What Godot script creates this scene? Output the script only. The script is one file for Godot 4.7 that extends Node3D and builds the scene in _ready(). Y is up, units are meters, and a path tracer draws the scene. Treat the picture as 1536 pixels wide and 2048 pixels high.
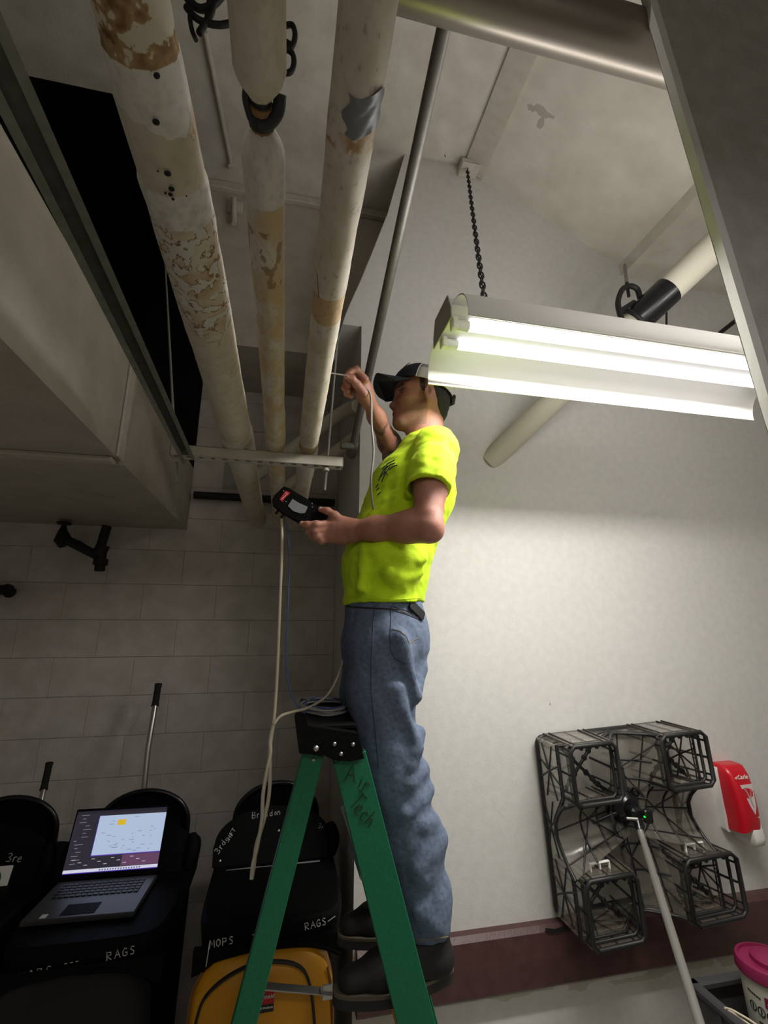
extends Node3D
# A plant room: three lagged pipes overhead, a man on a stepladder, a hung strip light, cleaning carts and a white wall.

const F := 920.0            # focal length in pixels of the 1536 x 2048 frame
const EYE := Vector3(0, 1.95, 0)
const FLAT := -1
const WALL_Z := -1.95       # the white wall
const BACK_Z := -2.9        # the block wall behind the carts
const CEIL := 4.56

var turn: Basis
var M := {}
var noise := FastNoiseLite.new()


func _ready() -> void:
	# ---------------------------------------------------------------- camera, environment, exposure
	var cam := Camera3D.new()
	cam.name = "camera"
	cam.position = EYE
	cam.rotation = Vector3(deg_to_rad(14.27), deg_to_rad(-11.955), 0)
	cam.fov = rad_to_deg(2.0 * atan(1024.0 / F))
	cam.near = 0.05
	cam.far = 60.0
	cam.current = true
	add_child(cam)
	turn = Basis.from_euler(cam.rotation)
	var env := Environment.new()
	env.background_mode = Environment.BG_COLOR
	env.background_color = Color(0, 0, 0)
	env.tonemap_mode = Environment.TONE_MAPPER_LINEAR
	env.tonemap_exposure = 1.0
	env.sdfgi_enabled = true
	env.ssao_enabled = true
	env.ssil_enabled = true
	var we := WorldEnvironment.new()
	we.name = "environment"
	we.environment = env
	add_child(we)
	seed(7)
	noise.seed = 11
	noise.frequency = 1.0
	noise.fractal_octaves = 3
	materials()
	room()
	strip_light()
	added_lights()
	pipes_overhead()
	struts()
	ceiling_things()
	wall_things()
	carts()
	mop_handles()
	laptop()
	ladder()
	cables()
	person()
	pallet()
	dispenser()
	bin_and_bucket()


# ==================================================================== helpers
func P(u: float, v: float, z: float) -> Vector3:   # the point at depth z that the photograph shows at pixel (u, v)
	var r := turn * Vector3((u - 768.0) / F, -(v - 1024.0) / F, -1.0)
	return EYE + r * (z / -r.z)


func begin() -> SurfaceTool:
	var st := SurfaceTool.new()
	st.begin(Mesh.PRIMITIVE_TRIANGLES)
	return st


func poly(st: SurfaceTool, pts: Array, out: Vector3, group := FLAT, uvs = null) -> void:
	st.set_smooth_group(group)
	var n: Vector3 = Vector3.ZERO
	for i in range(1, pts.size() - 1):
		n += (pts[i] - pts[0]).cross(pts[i + 1] - pts[0])
	var flip := n.dot(out) > 0.0     # front faces run clockwise
	for i in range(1, pts.size() - 1):
		for k in ([0, i + 1, i] if flip else [0, i, i + 1]):
			st.set_uv(uvs[k] if uvs else Vector2(pts[k].x + pts[k].z, pts[k].y))
			st.add_vertex(pts[k])


func box(st: SurfaceTool, xf: Transform3D, size: Vector3, bevel := 0.003) -> void:
	var h := size * 0.5
	var b := minf(bevel, minf(h.x, minf(h.y, h.z)) * 0.6)
	var o := xf.origin
	var vert := func(s: Vector3, a: int) -> Vector3:
		var p := Vector3.ZERO
		for k in 3:
			p[k] = s[k] * (h[k] if k == a else h[k] - b)
		return xf * p
	for a in 3:
		var c := (a + 1) % 3
		var d := (a + 2) % 3
		for sa in [-1.0, 1.0]:
			var q := []
			for w in [[-1.0, -1.0], [1.0, -1.0], [1.0, 1.0], [-1.0, 1.0]]:
				var s := Vector3.ZERO
				s[a] = sa; s[c] = w[0]; s[d] = w[1]
				q.append(vert.call(s, a))
			var outv := Vector3.ZERO
			outv[a] = sa
			poly(st, q, xf.basis * outv)
		if b <= 0.0:
			continue
		for sc in [-1.0, 1.0]:
			for sd in [-1.0, 1.0]:
				var s0 := Vector3.ZERO
				s0[a] = -1.0; s0[c] = sc; s0[d] = sd
				var s1 := s0
				s1[a] = 1.0
				var outv := Vector3.ZERO
				outv[c] = sc; outv[d] = sd
				poly(st, [vert.call(s0, c), vert.call(s1, c), vert.call(s1, d), vert.call(s0, d)], xf.basis * outv)
	if b > 0.0:
		for sx in [-1.0, 1.0]:
			for sy in [-1.0, 1.0]:
				for sz in [-1.0, 1.0]:
					var s := Vector3(sx, sy, sz)
					poly(st, [vert.call(s, 0), vert.call(s, 1), vert.call(s, 2)], xf.basis * s)


func bx(st: SurfaceTool, lo: Vector3, hi: Vector3, bevel := 0.003) -> void:
	box(st, Transform3D(Basis(), (lo + hi) * 0.5), (hi - lo).abs(), bevel)


func frame_at(a: Vector3, b: Vector3, up := Vector3.UP) -> Basis:   # y runs from a to b
	var y := (b - a).normalized()
	var x := up.cross(y)
	if x.length() < 0.01:
		x = Vector3.RIGHT.cross(y)
	if x.length() < 0.01:
		x = Vector3.BACK.cross(y)
	x = x.normalized()
	return Basis(x, y, x.cross(y))


func bar(st: SurfaceTool, a: Vector3, b: Vector3, w: float, d: float, up := Vector3.BACK, bevel := 0.002) -> void:
	box(st, Transform3D(frame_at(a, b, up), (a + b) * 0.5), Vector3(w, a.distance_to(b), d), bevel)


func loft(st: SurfaceTool, rings: Array, caps := true, closed := true, group := 1) -> void:
	var n: int = rings[0].size()
	var m := n if closed else n - 1
	var sgn := 0.0
	# which way is out: away from the middle of the two rings
	for r in rings.size() - 1:
		var c: Vector3 = Vector3.ZERO
		for p in rings[r]:
			c += p
		c /= n
		for k in m:
			var a: Vector3 = rings[r][k]
			var nn: Vector3 = (rings[r][(k + 1) % n] - a).cross(rings[r + 1][k] - a)
			sgn += nn.dot(a - c)
	for r in rings.size() - 1:
		for k in m:
			var k1 := (k + 1) % n
			var q := [rings[r][k], rings[r][k1], rings[r + 1][k1], rings[r + 1][k]]
			var u0 := float(k) / m
			var u1 := float(k + 1) / m
			var v0 := float(r) / (rings.size() - 1)
			var v1 := float(r + 1) / (rings.size() - 1)
			var uv := [Vector2(u0, v0), Vector2(u1, v0), Vector2(u1, v1), Vector2(u0, v1)]
			st.set_smooth_group(group)
			for t in ([0, 2, 1, 0, 3, 2] if sgn > 0.0 else [0, 1, 2, 0, 2, 3]):
				st.set_uv(uv[t])
				st.add_vertex(q[t])
	if caps and closed:
		for e in [0, rings.size() - 1]:
			var c: Vector3 = Vector3.ZERO
			for p in rings[e]:
				c += p
			c /= n
			var inner: Vector3 = rings[1 if e == 0 else e - 1][0]
			var outv: Vector3 = rings[e][0] - inner
			var nrm: Vector3 = (rings[e][0] - c).cross(rings[e][n / 3] - c)
			if absf(outv.normalized().dot(nrm.normalized())) < 0.02:
				var ci: Vector3 = Vector3.ZERO
				for p in rings[1 if e == 0 else e - 1]:
					ci += p
				outv = c - ci / n
			for k in n:
				poly(st, [c, rings[e][k], rings[e][(k + 1) % n]], outv)


func ring(c: Vector3, x: Vector3, y: Vector3, seg: int, rx := 1.0, ry := 1.0, power := 2.0) -> PackedVector3Array:
	var r := PackedVector3Array()
	for k in seg:
		var a := TAU * k / seg
		var ca := cos(a)
		var sa := sin(a)
		r.append(c + x * rx * signf(ca) * pow(absf(ca), 2.0 / power) + y * ry * signf(sa) * pow(absf(sa), 2.0 / power))
	return r


func tube(st: SurfaceTool, pts: Array, radius, seg := 10, caps := true, flat := 1.0) -> void:
	var rings := []
	var x := Vector3.ZERO
	for i in pts.size():
		var d: Vector3 = (pts[mini(i + 1, pts.size() - 1)] - pts[maxi(i - 1, 0)]).normalized()
		if i == 0:
			x = Vector3.UP.cross(d)
			if x.length() < 0.05:
				x = Vector3.RIGHT.cross(d)
		x = (x - d * x.dot(d)).normalized()
		var r: float = radius[i] if radius is Array or radius is PackedFloat32Array else radius
		rings.append(ring(pts[i], x, d.cross(x), seg, r, r * flat))
	loft(st, rings, caps)


func curve(pts: Array, n := 8) -> Array:   # a smooth line through the points
	var out := []
	for i in pts.size() - 1:
		var p0: Vector3 = pts[maxi(i - 1, 0)]
		var p3: Vector3 = pts[mini(i + 2, pts.size() - 1)]
		for k in n:
			out.append(pts[i].cubic_interpolate(pts[i + 1], p0, p3, float(k) / n))
	out.append(pts[-1])
	return out


func arc(c: Vector3, x: Vector3, y: Vector3, a0: float, a1: float, n := 12) -> Array:
	var o := []
	for k in n + 1:
		var a := lerpf(a0, a1, float(k) / n)
		o.append(c + x * cos(a) + y * sin(a))
	return o


func lathe(st: SurfaceTool, xf: Transform3D, prof: Array, seg := 20) -> void:
	# prof: Vector2(radius, height); smooth along gentle bends, sharp at hard ones
	var g := 1
	for i in prof.size() - 1:
		if i > 0:
			var d0: Vector2 = (prof[i] - prof[i - 1]).normalized()
			var d1: Vector2 = (prof[i + 1] - prof[i]).normalized()
			if d0.dot(d1) < 0.8:
				g += 1
		for k in seg:
			var a0 := TAU * k / seg
			var a1 := TAU * (k + 1) / seg
			var q := []
			for w in [[i, a0], [i, a1], [i + 1, a1], [i + 1, a0]]:
				q.append(xf * Vector3(prof[w[0]].x * cos(w[1]), prof[w[0]].y, prof[w[0]].x * sin(w[1])))
			var d: Vector2 = prof[i + 1] - prof[i]
			var am := (a0 + a1) * 0.5
			var outv := xf.basis * Vector3(d.y * cos(am), -d.x, d.y * sin(am))
			if prof[i].x < 1e-6:
				poly(st, [q[0], q[2], q[3]], outv, g)
			elif prof[i + 1].x < 1e-6:
				poly(st, [q[0], q[1], q[2]], outv, g)
			else:
				poly(st, q, outv, g)


func prism(st: SurfaceTool, pts: PackedVector2Array, xf: Transform3D, depth: float) -> void:   # outline in xy, thickness from z = 0 to depth
	var tri := Geometry2D.triangulate_polygon(pts)
	var c := Vector2.ZERO
	for p in pts:
		c += p
	for i in range(0, tri.size(), 3):
		for z in [0.0, depth]:
			var q := []
			for k in 3:
				var p := pts[tri[i + k]]
				q.append(xf * Vector3(p.x, p.y, z))
			poly(st, q, xf.basis.z * (1.0 if (z == depth) == (depth > 0.0) else -1.0))
	var cw := Geometry2D.is_polygon_clockwise(pts)
	for i in pts.size():
		var a := pts[i]
		var b := pts[(i + 1) % pts.size()]
		var d := b - a
		var o := Vector2(d.y, -d.x) * (-1.0 if cw else 1.0)
		poly(st, [xf * Vector3(a.x, a.y, 0), xf * Vector3(b.x, b.y, 0), xf * Vector3(b.x, b.y, depth), xf * Vector3(a.x, a.y, depth)], xf.basis * Vector3(o.x, o.y, 0))


func rounded(w: float, h: float, r: float, n := 5) -> PackedVector2Array:
	var o := PackedVector2Array()
	for q in [[1, 1, 0.0], [-1, 1, PI / 2], [-1, -1, PI], [1, -1, PI * 1.5]]:
		for k in n + 1:
			var a: float = q[2] + PI / 2 * k / n
			o.append(Vector2(q[0] * (w / 2 - r) + cos(a) * r, q[1] * (h / 2 - r) + sin(a) * r))
	return o


func offset_of(n: Node) -> Vector3:
	var o := Vector3.ZERO
	while n != self:
		o += n.position
		n = n.get_parent()
	return o


func put(called: String, mesh: Mesh, m: Material, parent: Node = self, xf := Transform3D()) -> MeshInstance3D:
	var o := MeshInstance3D.new()
	o.name = called
	o.mesh = mesh
	o.material_override = m
	xf.origin -= offset_of(parent)
	o.transform = xf
	parent.add_child(o, true)
	return o


func obj(called: String, st: SurfaceTool, m: Material, parent: Node = self) -> MeshInstance3D:
	st.generate_normals()
	return put(called, st.commit(), m, parent)


func tag(o: Node, label: String, category: String, group := "") -> Node:
	o.set_meta("label", label)
	o.set_meta("category", category)
	if group:
		o.set_meta("group", group)
	return o


func thing(called: String, label: String, category: String, at: Vector3, group := "") -> Node3D:
	var o := Node3D.new()
	o.name = called
	o.position = at
	add_child(o, true)
	tag(o, label, category, group)
	return o


func struct(called: String, st: SurfaceTool, m: Material, parent: Node = self) -> MeshInstance3D:
	var o := obj(called, st, m, parent)
	if parent == self:
		o.set_meta("kind", "structure")
	return o


# handwriting: each letter is a list of strokes in a unit box
func letter(ch: String) -> Array:
	match ch:
		"A": return [[[0, 0], [0.45, 1], [0.9, 0]], [[0.15, 0.4], [0.78, 0.4]]]
		"B": return [[[0, 0], [0, 1], [0.6, 0.9], [0.55, 0.6], [0, 0.52], [0.7, 0.4], [0.6, 0.05], [0, 0]]]
		"C": return [[[0.8, 0.85], [0.4, 1], [0.05, 0.6], [0.1, 0.2], [0.45, 0], [0.8, 0.15]]]
		"E": return [[[0.7, 1], [0, 1], [0, 0], [0.7, 0]], [[0, 0.5], [0.55, 0.5]]]
		"F": return [[[0.7, 1], [0, 1], [0, 0]], [[0, 0.5], [0.5, 0.5]]]
		"G": return [[[0.75, 0.85], [0.4, 1], [0.05, 0.6], [0.1, 0.15], [0.45, 0], [0.75, 0.15], [0.75, 0.45], [0.45, 0.45]]]
		"H": return [[[0, 1], [0, 0]], [[0.7, 1], [0.7, 0]], [[0, 0.5], [0.7, 0.5]]]
		"I": return [[[0.3, 1], [0.3, 0]]]
		"M": return [[[0, 0], [0.1, 1], [0.45, 0.35], [0.8, 1], [0.9, 0]]]
		"N": return [[[0, 0], [0, 1], [0.7, 0], [0.7, 1]]]
		"O": return [[[0.4, 1], [0.05, 0.7], [0.05, 0.3], [0.4, 0], [0.75, 0.3], [0.75, 0.7], [0.4, 1]]]
		"P": return [[[0, 0], [0, 1], [0.65, 0.9], [0.65, 0.55], [0, 0.45]]]
		"R": return [[[0, 0], [0, 1], [0.65, 0.9], [0.65, 0.6], [0, 0.5], [0.75, 0]]]
		"S": return [[[0.7, 0.9], [0.3, 1], [0.05, 0.75], [0.65, 0.35], [0.55, 0.05], [0.05, 0.05]]]
		"T": return [[[0, 1], [0.85, 1]], [[0.42, 1], [0.42, 0]]]
		"3": return [[[0.05, 0.9], [0.4, 1], [0.65, 0.75], [0.25, 0.52], [0.7, 0.35], [0.5, 0.02], [0, 0.1]]]
		"a": return [[[0.55, 0.5], [0.2, 0.6], [0.05, 0.2], [0.3, 0], [0.55, 0.25], [0.55, 0.6], [0.6, 0]]]
		"c": return [[[0.55, 0.5], [0.25, 0.62], [0.05, 0.3], [0.25, 0], [0.6, 0.1]]]
		"d": return [[[0.55, 0.45], [0.2, 0.55], [0.05, 0.2], [0.3, 0], [0.55, 0.2], [0.55, 1], [0.58, 0]]]
		"e": return [[[0.08, 0.32], [0.55, 0.38], [0.4, 0.62], [0.1, 0.5], [0.05, 0.15], [0.3, 0], [0.6, 0.12]]]
		"h": return [[[0.05, 1], [0.05, 0]], [[0.05, 0.4], [0.35, 0.6], [0.5, 0.4], [0.52, 0]]]
		"i": return [[[0.2, 0.6], [0.22, 0]], [[0.2, 0.82], [0.21, 0.78]]]
		"n": return [[[0.05, 0.6], [0.05, 0]], [[0.05, 0.4], [0.3, 0.6], [0.5, 0.45], [0.52, 0]]]
		"o": return [[[0.3, 0.6], [0.05, 0.3], [0.3, 0], [0.55, 0.3], [0.3, 0.6]]]
		"r": return [[[0.08, 0.6], [0.1, 0]], [[0.1, 0.4], [0.28, 0.6], [0.5, 0.55]]]
		"t": return [[[0.25, 0.95], [0.25, 0.05], [0.5, 0.02]], [[0.02, 0.62], [0.5, 0.62]]]
		"-": return [[[0, 0.45], [0.7, 0.5]]]
	return []


func handwriting(st: SurfaceTool, text: String, xf: Transform3D, size: float, thick: float, advance := 0.95) -> void:   # x along the line, y up the letters, z off the surface
	var x := 0.0
	for ch in text:
		for s in letter(ch):
			var pts := []
			for p in s:
				pts.append(xf * Vector3((x + p[0] * 0.8) * size, p[1] * size, thick * 0.3))
			tube(st, pts, thick, 6, true)
		x += advance * (0.45 if ch in "iI" else 0.62 if ch in "rtceo" else 0.85)


func ang(d: float) -> float:
	return deg_to_rad(d)


# ==================================================================== materials
func mat(called: String, c: Color, rough := 0.7, metal := 0.0) -> StandardMaterial3D:
	var m := StandardMaterial3D.new()
	m.resource_name = called
	m.albedo_color = c
	m.roughness = rough
	m.metallic = metal
	M[called] = m
	return m


func rgb(r: int, g: int, b: int) -> Color:
	return Color8(r, g, b)


func noise_tex(freq: float, lo: Color, hi: Color, sd := 1, octaves := 4, size := 512, normal := 0.0) -> NoiseTexture2D:
	var n := FastNoiseLite.new()
	n.seed = sd
	n.noise_type = FastNoiseLite.TYPE_SIMPLEX_SMOOTH
	n.frequency = freq
	n.fractal_octaves = octaves
	var t := NoiseTexture2D.new()
	t.width = size
	t.height = size
	t.seamless = true
	t.noise = n
	if normal > 0.0:
		t.as_normal_map = true
		t.bump_strength = normal
	else:
		var g := Gradient.new()
		g.set_color(0, lo)
		g.set_color(1, hi)
		t.color_ramp = g
	return t


func triplanar(m: StandardMaterial3D, scale: float, albedo: Texture2D = null, normal: Texture2D = null, ns := 0.5) -> void:
	m.uv1_triplanar = true
	m.uv1_world_triplanar = true
	m.uv1_scale = Vector3.ONE * scale
	if albedo:
		m.albedo_texture = albedo
	if normal:
		m.normal_enabled = true
		m.normal_texture = normal
		m.normal_scale = ns


func materials() -> void:
	var w := Color(1, 1, 1)
	var fine := noise_tex(0.03, Color(0.955, 0.955, 0.955), w, 3)
	var grain := noise_tex(0.12, w, w, 5, 3, 512, 3.0)
	var mottled := noise_tex(0.012, Color(0.9, 0.895, 0.88), w, 8, 5)
	triplanar(mat("wall_paint", rgb(216, 214, 210), 0.75), 1.3, fine, grain, 0.06)
	triplanar(mat("block_paint", rgb(214, 207, 201), 0.8), 1.1, mottled, grain, 0.2)
	triplanar(mat("ceiling_paint", rgb(218, 213, 203), 0.85), 0.9, mottled, grain, 0.12)
	triplanar(mat("soffit_paint", rgb(190, 183, 170), 0.7), 0.8, mottled, grain, 0.3)
	triplanar(mat("concrete_grey", rgb(176, 173, 168), 0.9), 2.2, mottled, grain, 0.6)
	triplanar(mat("floor_grey", rgb(186, 180, 168), 0.6), 1.0, mottled, grain, 0.3)
	triplanar(mat("trim_paint", rgb(206, 200, 188), 0.7), 2.0, mottled)
	mat("joint", rgb(166, 160, 154), 0.95)
	triplanar(mat("bumper", rgb(88, 58, 58), 0.45), 1.5, noise_tex(0.02, Color(0.82, 0.8, 0.8), w, 21), grain, 0.15)
	mat("scuff_and_hole_shade", rgb(20, 18, 18), 0.7)  # rail scuff, and the shade painted for holes in the lagging
	mat("grime", rgb(188, 186, 172), 0.9)
	triplanar(mat("galvanised", rgb(132, 130, 126), 0.5, 0.55), 3.0, noise_tex(0.02, Color(0.84, 0.84, 0.84), w, 14))
	triplanar(mat("strut_steel", rgb(150, 150, 140), 0.42, 0.6), 3.0, noise_tex(0.02, Color(0.82, 0.82, 0.8), w, 15))
	mat("header_steel", rgb(150, 142, 132), 0.36, 0.65)
	mat("steel", rgb(190, 190, 188), 0.3, 0.9)
	mat("black_iron", rgb(30, 29, 28), 0.6, 0.3)
	triplanar(mat("black_plastic", rgb(13, 13, 13), 0.68), 3.0, noise_tex(0.02, Color(0.75, 0.75, 0.76), w, 19), grain, 0.3)
	M.black_plastic.metallic_specular = 0.22
	mat("black_gloss", rgb(24, 24, 26), 0.25)
	mat("black_rubber", rgb(24, 23, 23), 0.85)
	mat("chalk", rgb(205, 203, 198), 0.9)
	mat("pen", rgb(14, 20, 18), 0.7)
	mat("lamp_white", rgb(236, 235, 232), 0.6)
	mat("lamp_grey", rgb(150, 146, 140), 0.5)
	var t := mat("tube_glow", rgb(250, 250, 250), 0.4)
	t.emission_enabled = true
	t.emission = Color(0.98, 0.97, 1.0)
	t.emission_energy_multiplier = 1.8
	triplanar(mat("green_fibreglass", rgb(12, 110, 74), 0.5), 9.0, noise_tex(0.02, Color(0.88, 0.88, 0.88), w, 23), grain, 0.2)
	mat("duct_tape", rgb(128, 130, 134), 0.45, 0.2)
	mat("white_tube", rgb(196, 186, 164), 0.55)
	mat("grey_tube", rgb(150, 148, 146), 0.5)
	mat("blue_tube", rgb(78, 96, 150), 0.5)
	mat("yellow_vinyl", rgb(214, 148, 18), 0.45)
	mat("bag_black", rgb(28, 27, 26), 0.6)
	mat("badge_red", rgb(190, 24, 40), 0.5)
	mat("badge_black", rgb(22, 20, 20), 0.5)
	mat("white_print", rgb(236, 234, 230), 0.7)
	mat("pipe_white", rgb(206, 200, 184), 0.7)
	mat("rust", rgb(122, 84, 52), 0.9)
	mat("fibre_brown", rgb(150, 116, 76), 0.95)
	mat("bitumen", rgb(44, 44, 46), 0.6)
	# people and clothes
	var skin := mat("skin", rgb(255, 255, 255), 0.55)
	skin.vertex_color_use_as_albedo = true
	skin.subsurf_scatter_enabled = true
	skin.subsurf_scatter_strength = 0.08
	skin.normal_enabled = true
	skin.normal_texture = noise_tex(0.1, w, w, 31, 3, 512, 2.0)
	skin.uv1_triplanar = true
	skin.uv1_scale = Vector3.ONE * 9.0
	skin.normal_scale = 0.35
	triplanar(mat("hi_vis", rgb(206, 240, 22), 0.85), 5.0, noise_tex(0.05, Color(0.93, 0.95, 0.9), w, 33), noise_tex(0.2, w, w, 34, 2, 512, 4.0), 0.5)
	M.hi_vis.rim_enabled = true
	M.hi_vis.rim = 0.2
	triplanar(mat("denim", rgb(119, 132, 151), 0.9), 7.0, noise_tex(0.02, Color(0.62, 0.66, 0.74), w, 36, 5), noise_tex(0.25, w, w, 37, 2, 512, 5.0), 0.6)
	mat("denim_dark", rgb(58, 70, 96), 0.9)
	mat("stitch", rgb(140, 120, 84), 0.9)
	mat("navy_cloth", rgb(46, 48, 58), 0.9)
	mat("white_cloth", rgb(222, 218, 212), 0.9)
	mat("mesh_cloth", rgb(158, 158, 164), 0.95)
	mat("cap_badge", rgb(126, 116, 84), 0.9)
	mat("hair", rgb(40, 35, 33), 0.8)
	mat("shoe", rgb(25, 23, 22), 0.75)
	mat("shoe_sole", rgb(40, 37, 35), 0.8)
	mat("shoe_welt", rgb(92, 84, 70), 0.8)
	mat("print_navy", rgb(40, 56, 90), 0.8)
	mat("red_gloss", rgb(196, 20, 38), 0.3)
	mat("white_gloss", rgb(232, 230, 224), 0.3)
	mat("maroon", rgb(126, 30, 70), 0.35)
	mat("grey_bin", rgb(62, 61, 62), 0.6)
	mat("bucket_white", rgb(222, 218, 206), 0.45)
	mat("pole_grey", rgb(150, 148, 142), 0.4, 0.4)
	var sm := mat("smoky", Color(0.72, 0.68, 0.6, 0.08), 0.12)
	sm.transparency = BaseMaterial3D.TRANSPARENCY_ALPHA
	var sd := mat("smoky_dark", Color(0.5, 0.48, 0.44, 0.28), 0.12)
	sd.transparency = BaseMaterial3D.TRANSPARENCY_ALPHA
	triplanar(mat("pallet_black", rgb(40, 39, 38), 0.45), 8.0, noise_tex(0.03, Color(0.7, 0.7, 0.7), w, 41))
	var cl := mat("clear_plastic", Color(0.9, 0.88, 0.86, 0.6), 0.1)
	cl.transparency = BaseMaterial3D.TRANSPARENCY_ALPHA
	var led := mat("led_green", rgb(20, 60, 24), 0.4)
	led.emission_enabled = true
	led.emission = Color(0.1, 1.0, 0.2)
	led.emission_energy_multiplier = 1.2


# ==================================================================== the room
func slab(called: String, lo: Vector3, hi: Vector3, m: Material, parent: Node = self) -> MeshInstance3D:
	var st := begin()
	bx(st, lo, hi, 0.0)
	return struct(called, st, m, parent)


func room() -> void:
	slab("floor", Vector3(-2.8, -0.12, -3.7), Vector3(3.6, 0, 2.2), M.floor_grey)
	slab("wall_left", Vector3(-2.8, 0, -3.7), Vector3(-2.6, 5.6, 2.2), M.wall_paint)
	slab("wall_front", Vector3(-2.8, 0, 2.0), Vector3(3.6, 4.8, 2.2), M.wall_paint)
	slab("wall_right", Vector3(3.4, 0, -3.0), Vector3(3.6, 4.8, 2.2), M.wall_paint)
	# the white wall with a ledge at 3.4 m, above which it stands a little further back and further right
	var w := slab("wall_white", Vector3(0.30, 0, -2.9), Vector3(3.5, 3.40, WALL_Z), M.wall_paint)
	var st := begin()
	prism(st, PackedVector2Array([Vector2(0.205, 3.40), Vector2(0.432, 4.11), Vector2(0.535, 4.56), Vector2(0.535, 4.75), Vector2(3.5, 4.75), Vector2(3.5, 3.40)]), Transform3D(Basis(), Vector3(0, 0, WALL_Z - 0.010)), -0.9)
	obj("upper_face", st, M.wall_paint, w)
	# the block wall: courses of blocks with open joints on a joint-coloured backing
	var b := slab("wall_back", Vector3(-2.7, 0, -3.05), Vector3(0.36, 2.52, BACK_Z - 0.006), M.joint)
	slab("backing", Vector3(-0.6, 2.52, -3.05), Vector3(0.6, 3.6, BACK_Z - 0.006), M.joint, b)
	var rng := RandomNumberGenerator.new()
	rng.seed = 3
	var full := begin()
	bx(full, Vector3(-0.1995, -0.0991, -0.02), Vector3(0.1995, 0.0991, 0.006), 0.0014)
	full.generate_normals()
	var fm := full.commit()
	for row in 18:
		var y := 0.1 + row * 0.2
		var shift := 0.2 if row % 2 else 0.0
		for col in 9:
			var x0 := -2.6 + col * 0.4 + shift - 0.2
			var x1 := x0 + 0.4
			var left := -2.6
			if y > 2.55:
				left = -0.6
			x0 = maxf(x0, left)
			x1 = minf(x1, 0.30)
			if x1 - x0 < 0.03:
				continue
			var xf := Transform3D(Basis().scaled(Vector3((x1 - x0) / 0.4, 1, 1)), Vector3((x0 + x1) / 2, y, BACK_Z - 0.006 + rng.randf_range(-0.0012, 0.0012)))
			put("block", fm, M.block_paint, b, xf)
	# the bulkhead over the niche and its trim
	st = begin()
	prism(st, PackedVector2Array([Vector2(P(397, 700, 2.37).x, 3.48), Vector2(0.53, 3.48), Vector2(0.53, 4.62), Vector2(P(392, 385, 2.37).x, 4.62)]), Transform3D(Basis(), Vector3(0, 0, -2.37)), -0.53)
	struct("bulkhead", st, M.soffit_paint)
	var t := begin()
	bx(t, Vector3(P(392, 385, 2.37).x, 4.505, -2.37), Vector3(0.53, 4.555, -2.335), 0.004)
	struct("trim_1", t, M.trim_paint)
	# the flat ceiling with the dark opening at its left, then the sloping and the low part
	var c := slab("ceiling", Vector3(-0.98, 4.56, -2.9), Vector3(0.88, 4.76, 2.1), M.ceiling_paint)
	slab("ceiling_panel", Vector3(-2.7, 4.56, -1.97), Vector3(-0.98, 4.76, 2.1), M.ceiling_paint, c)
	st = begin()
	prism(st, PackedVector2Array([Vector2(0.88, 4.56), Vector2(1.85, 4.057), Vector2(1.85, 4.76), Vector2(0.88, 4.76)]), Transform3D(Basis(), Vector3(0, 0, 2.1)), -4.1)
	obj("sloping_panel", st, M.ceiling_paint, c)
	slab("low_panel", Vector3(1.85, 3.975, -2.0), Vector3(3.5, 4.76, 2.1), M.ceiling_paint, c)
	st = begin()
	prism(st, PackedVector2Array([Vector2(0.885, 4.556), Vector2(1.0, 4.495), Vector2(0.995, 4.478), Vector2(0.88, 4.538)]), Transform3D(Basis(), Vector3(0, 0, 2.0)), -3.95)
	struct("trim_3", st, M.trim_paint)
	# the tall riser shaft beyond the opening: far deeper and higher than the room, so little light comes back out of it
	var v := slab("shaft", Vector3(-2.8, 2.3, -8.1), Vector3(-0.3, 10.1, -8.0), M.concrete_grey)
	slab("shaft_floor", Vector3(-2.8, 2.3, -8.0), Vector3(-0.3, 2.4, -3.05), M.concrete_grey, v)
	slab("shaft_right", Vector3(-0.42, 2.4, -8.0), Vector3(-0.32, 10.0, -2.9), M.concrete_grey, v)
	slab("shaft_left", Vector3(-2.8, 2.4, -8.0), Vector3(-2.7, 10.0, -3.7), M.concrete_grey, v)
	slab("shaft_left_upper", Vector3(-2.8, 5.6, -3.7), Vector3(-2.7, 10.0, -1.9), M.concrete_grey, v)
	slab("shaft_return", Vector3(-0.98, 4.7, -2.9), Vector3(-0.42, 10.0, -2.8), M.concrete_grey, v)
	slab("shaft_return_side", Vector3(-1.0, 4.7, -2.9), Vector3(-0.98, 10.0, -1.9), M.concrete_grey, v)
	slab("shaft_front", Vector3(-2.8, 4.7, -1.97), Vector3(-0.98, 10.0, -1.87), M.concrete_grey, v)
	slab("shaft_top", Vector3(-2.8, 10.0, -8.1), Vector3(-0.3, 10.1, -1.87), M.concrete_grey, v)
	# the boxed soffit along the left, in two lengths with a seam, a cover strip under it
	var so := slab("soffit", Vector3(-2.6, 2.53, -1.715), Vector3(-0.6, 2.92, 2.0), M.soffit_paint)
	slab("soffit_length", Vector3(-2.6, 2.53, -2.9), Vector3(-0.6, 2.92, -1.722), M.soffit_paint, so)
	t = begin()
	bx(t, Vector3(-2.6, 2.513, -1.70), Vector3(-0.61, 2.53, -1.655), 0.004)
	obj("cover_strip", t, M.trim_paint, so)
	t = begin()
	bx(t, Vector3(-0.6, 2.53, -1.712), Vector3(-0.590, 2.92, -1.652), 0.003)
	obj("seam_strip", t, M.trim_paint, so)
	t = begin()
	bx(t, Vector3(-0.64, 2.512, -1.735), Vector3(-0.594, 2.545, -1.70), 0.006)
	obj("corner_patch", t, M.joint, so)
	# the near partition, its thin edge turned to the lamp
	st = begin()
	var pz := 0.5
	var a := P(1300, 0, pz)
	var bt := P(1536, 790, pz)
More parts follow.
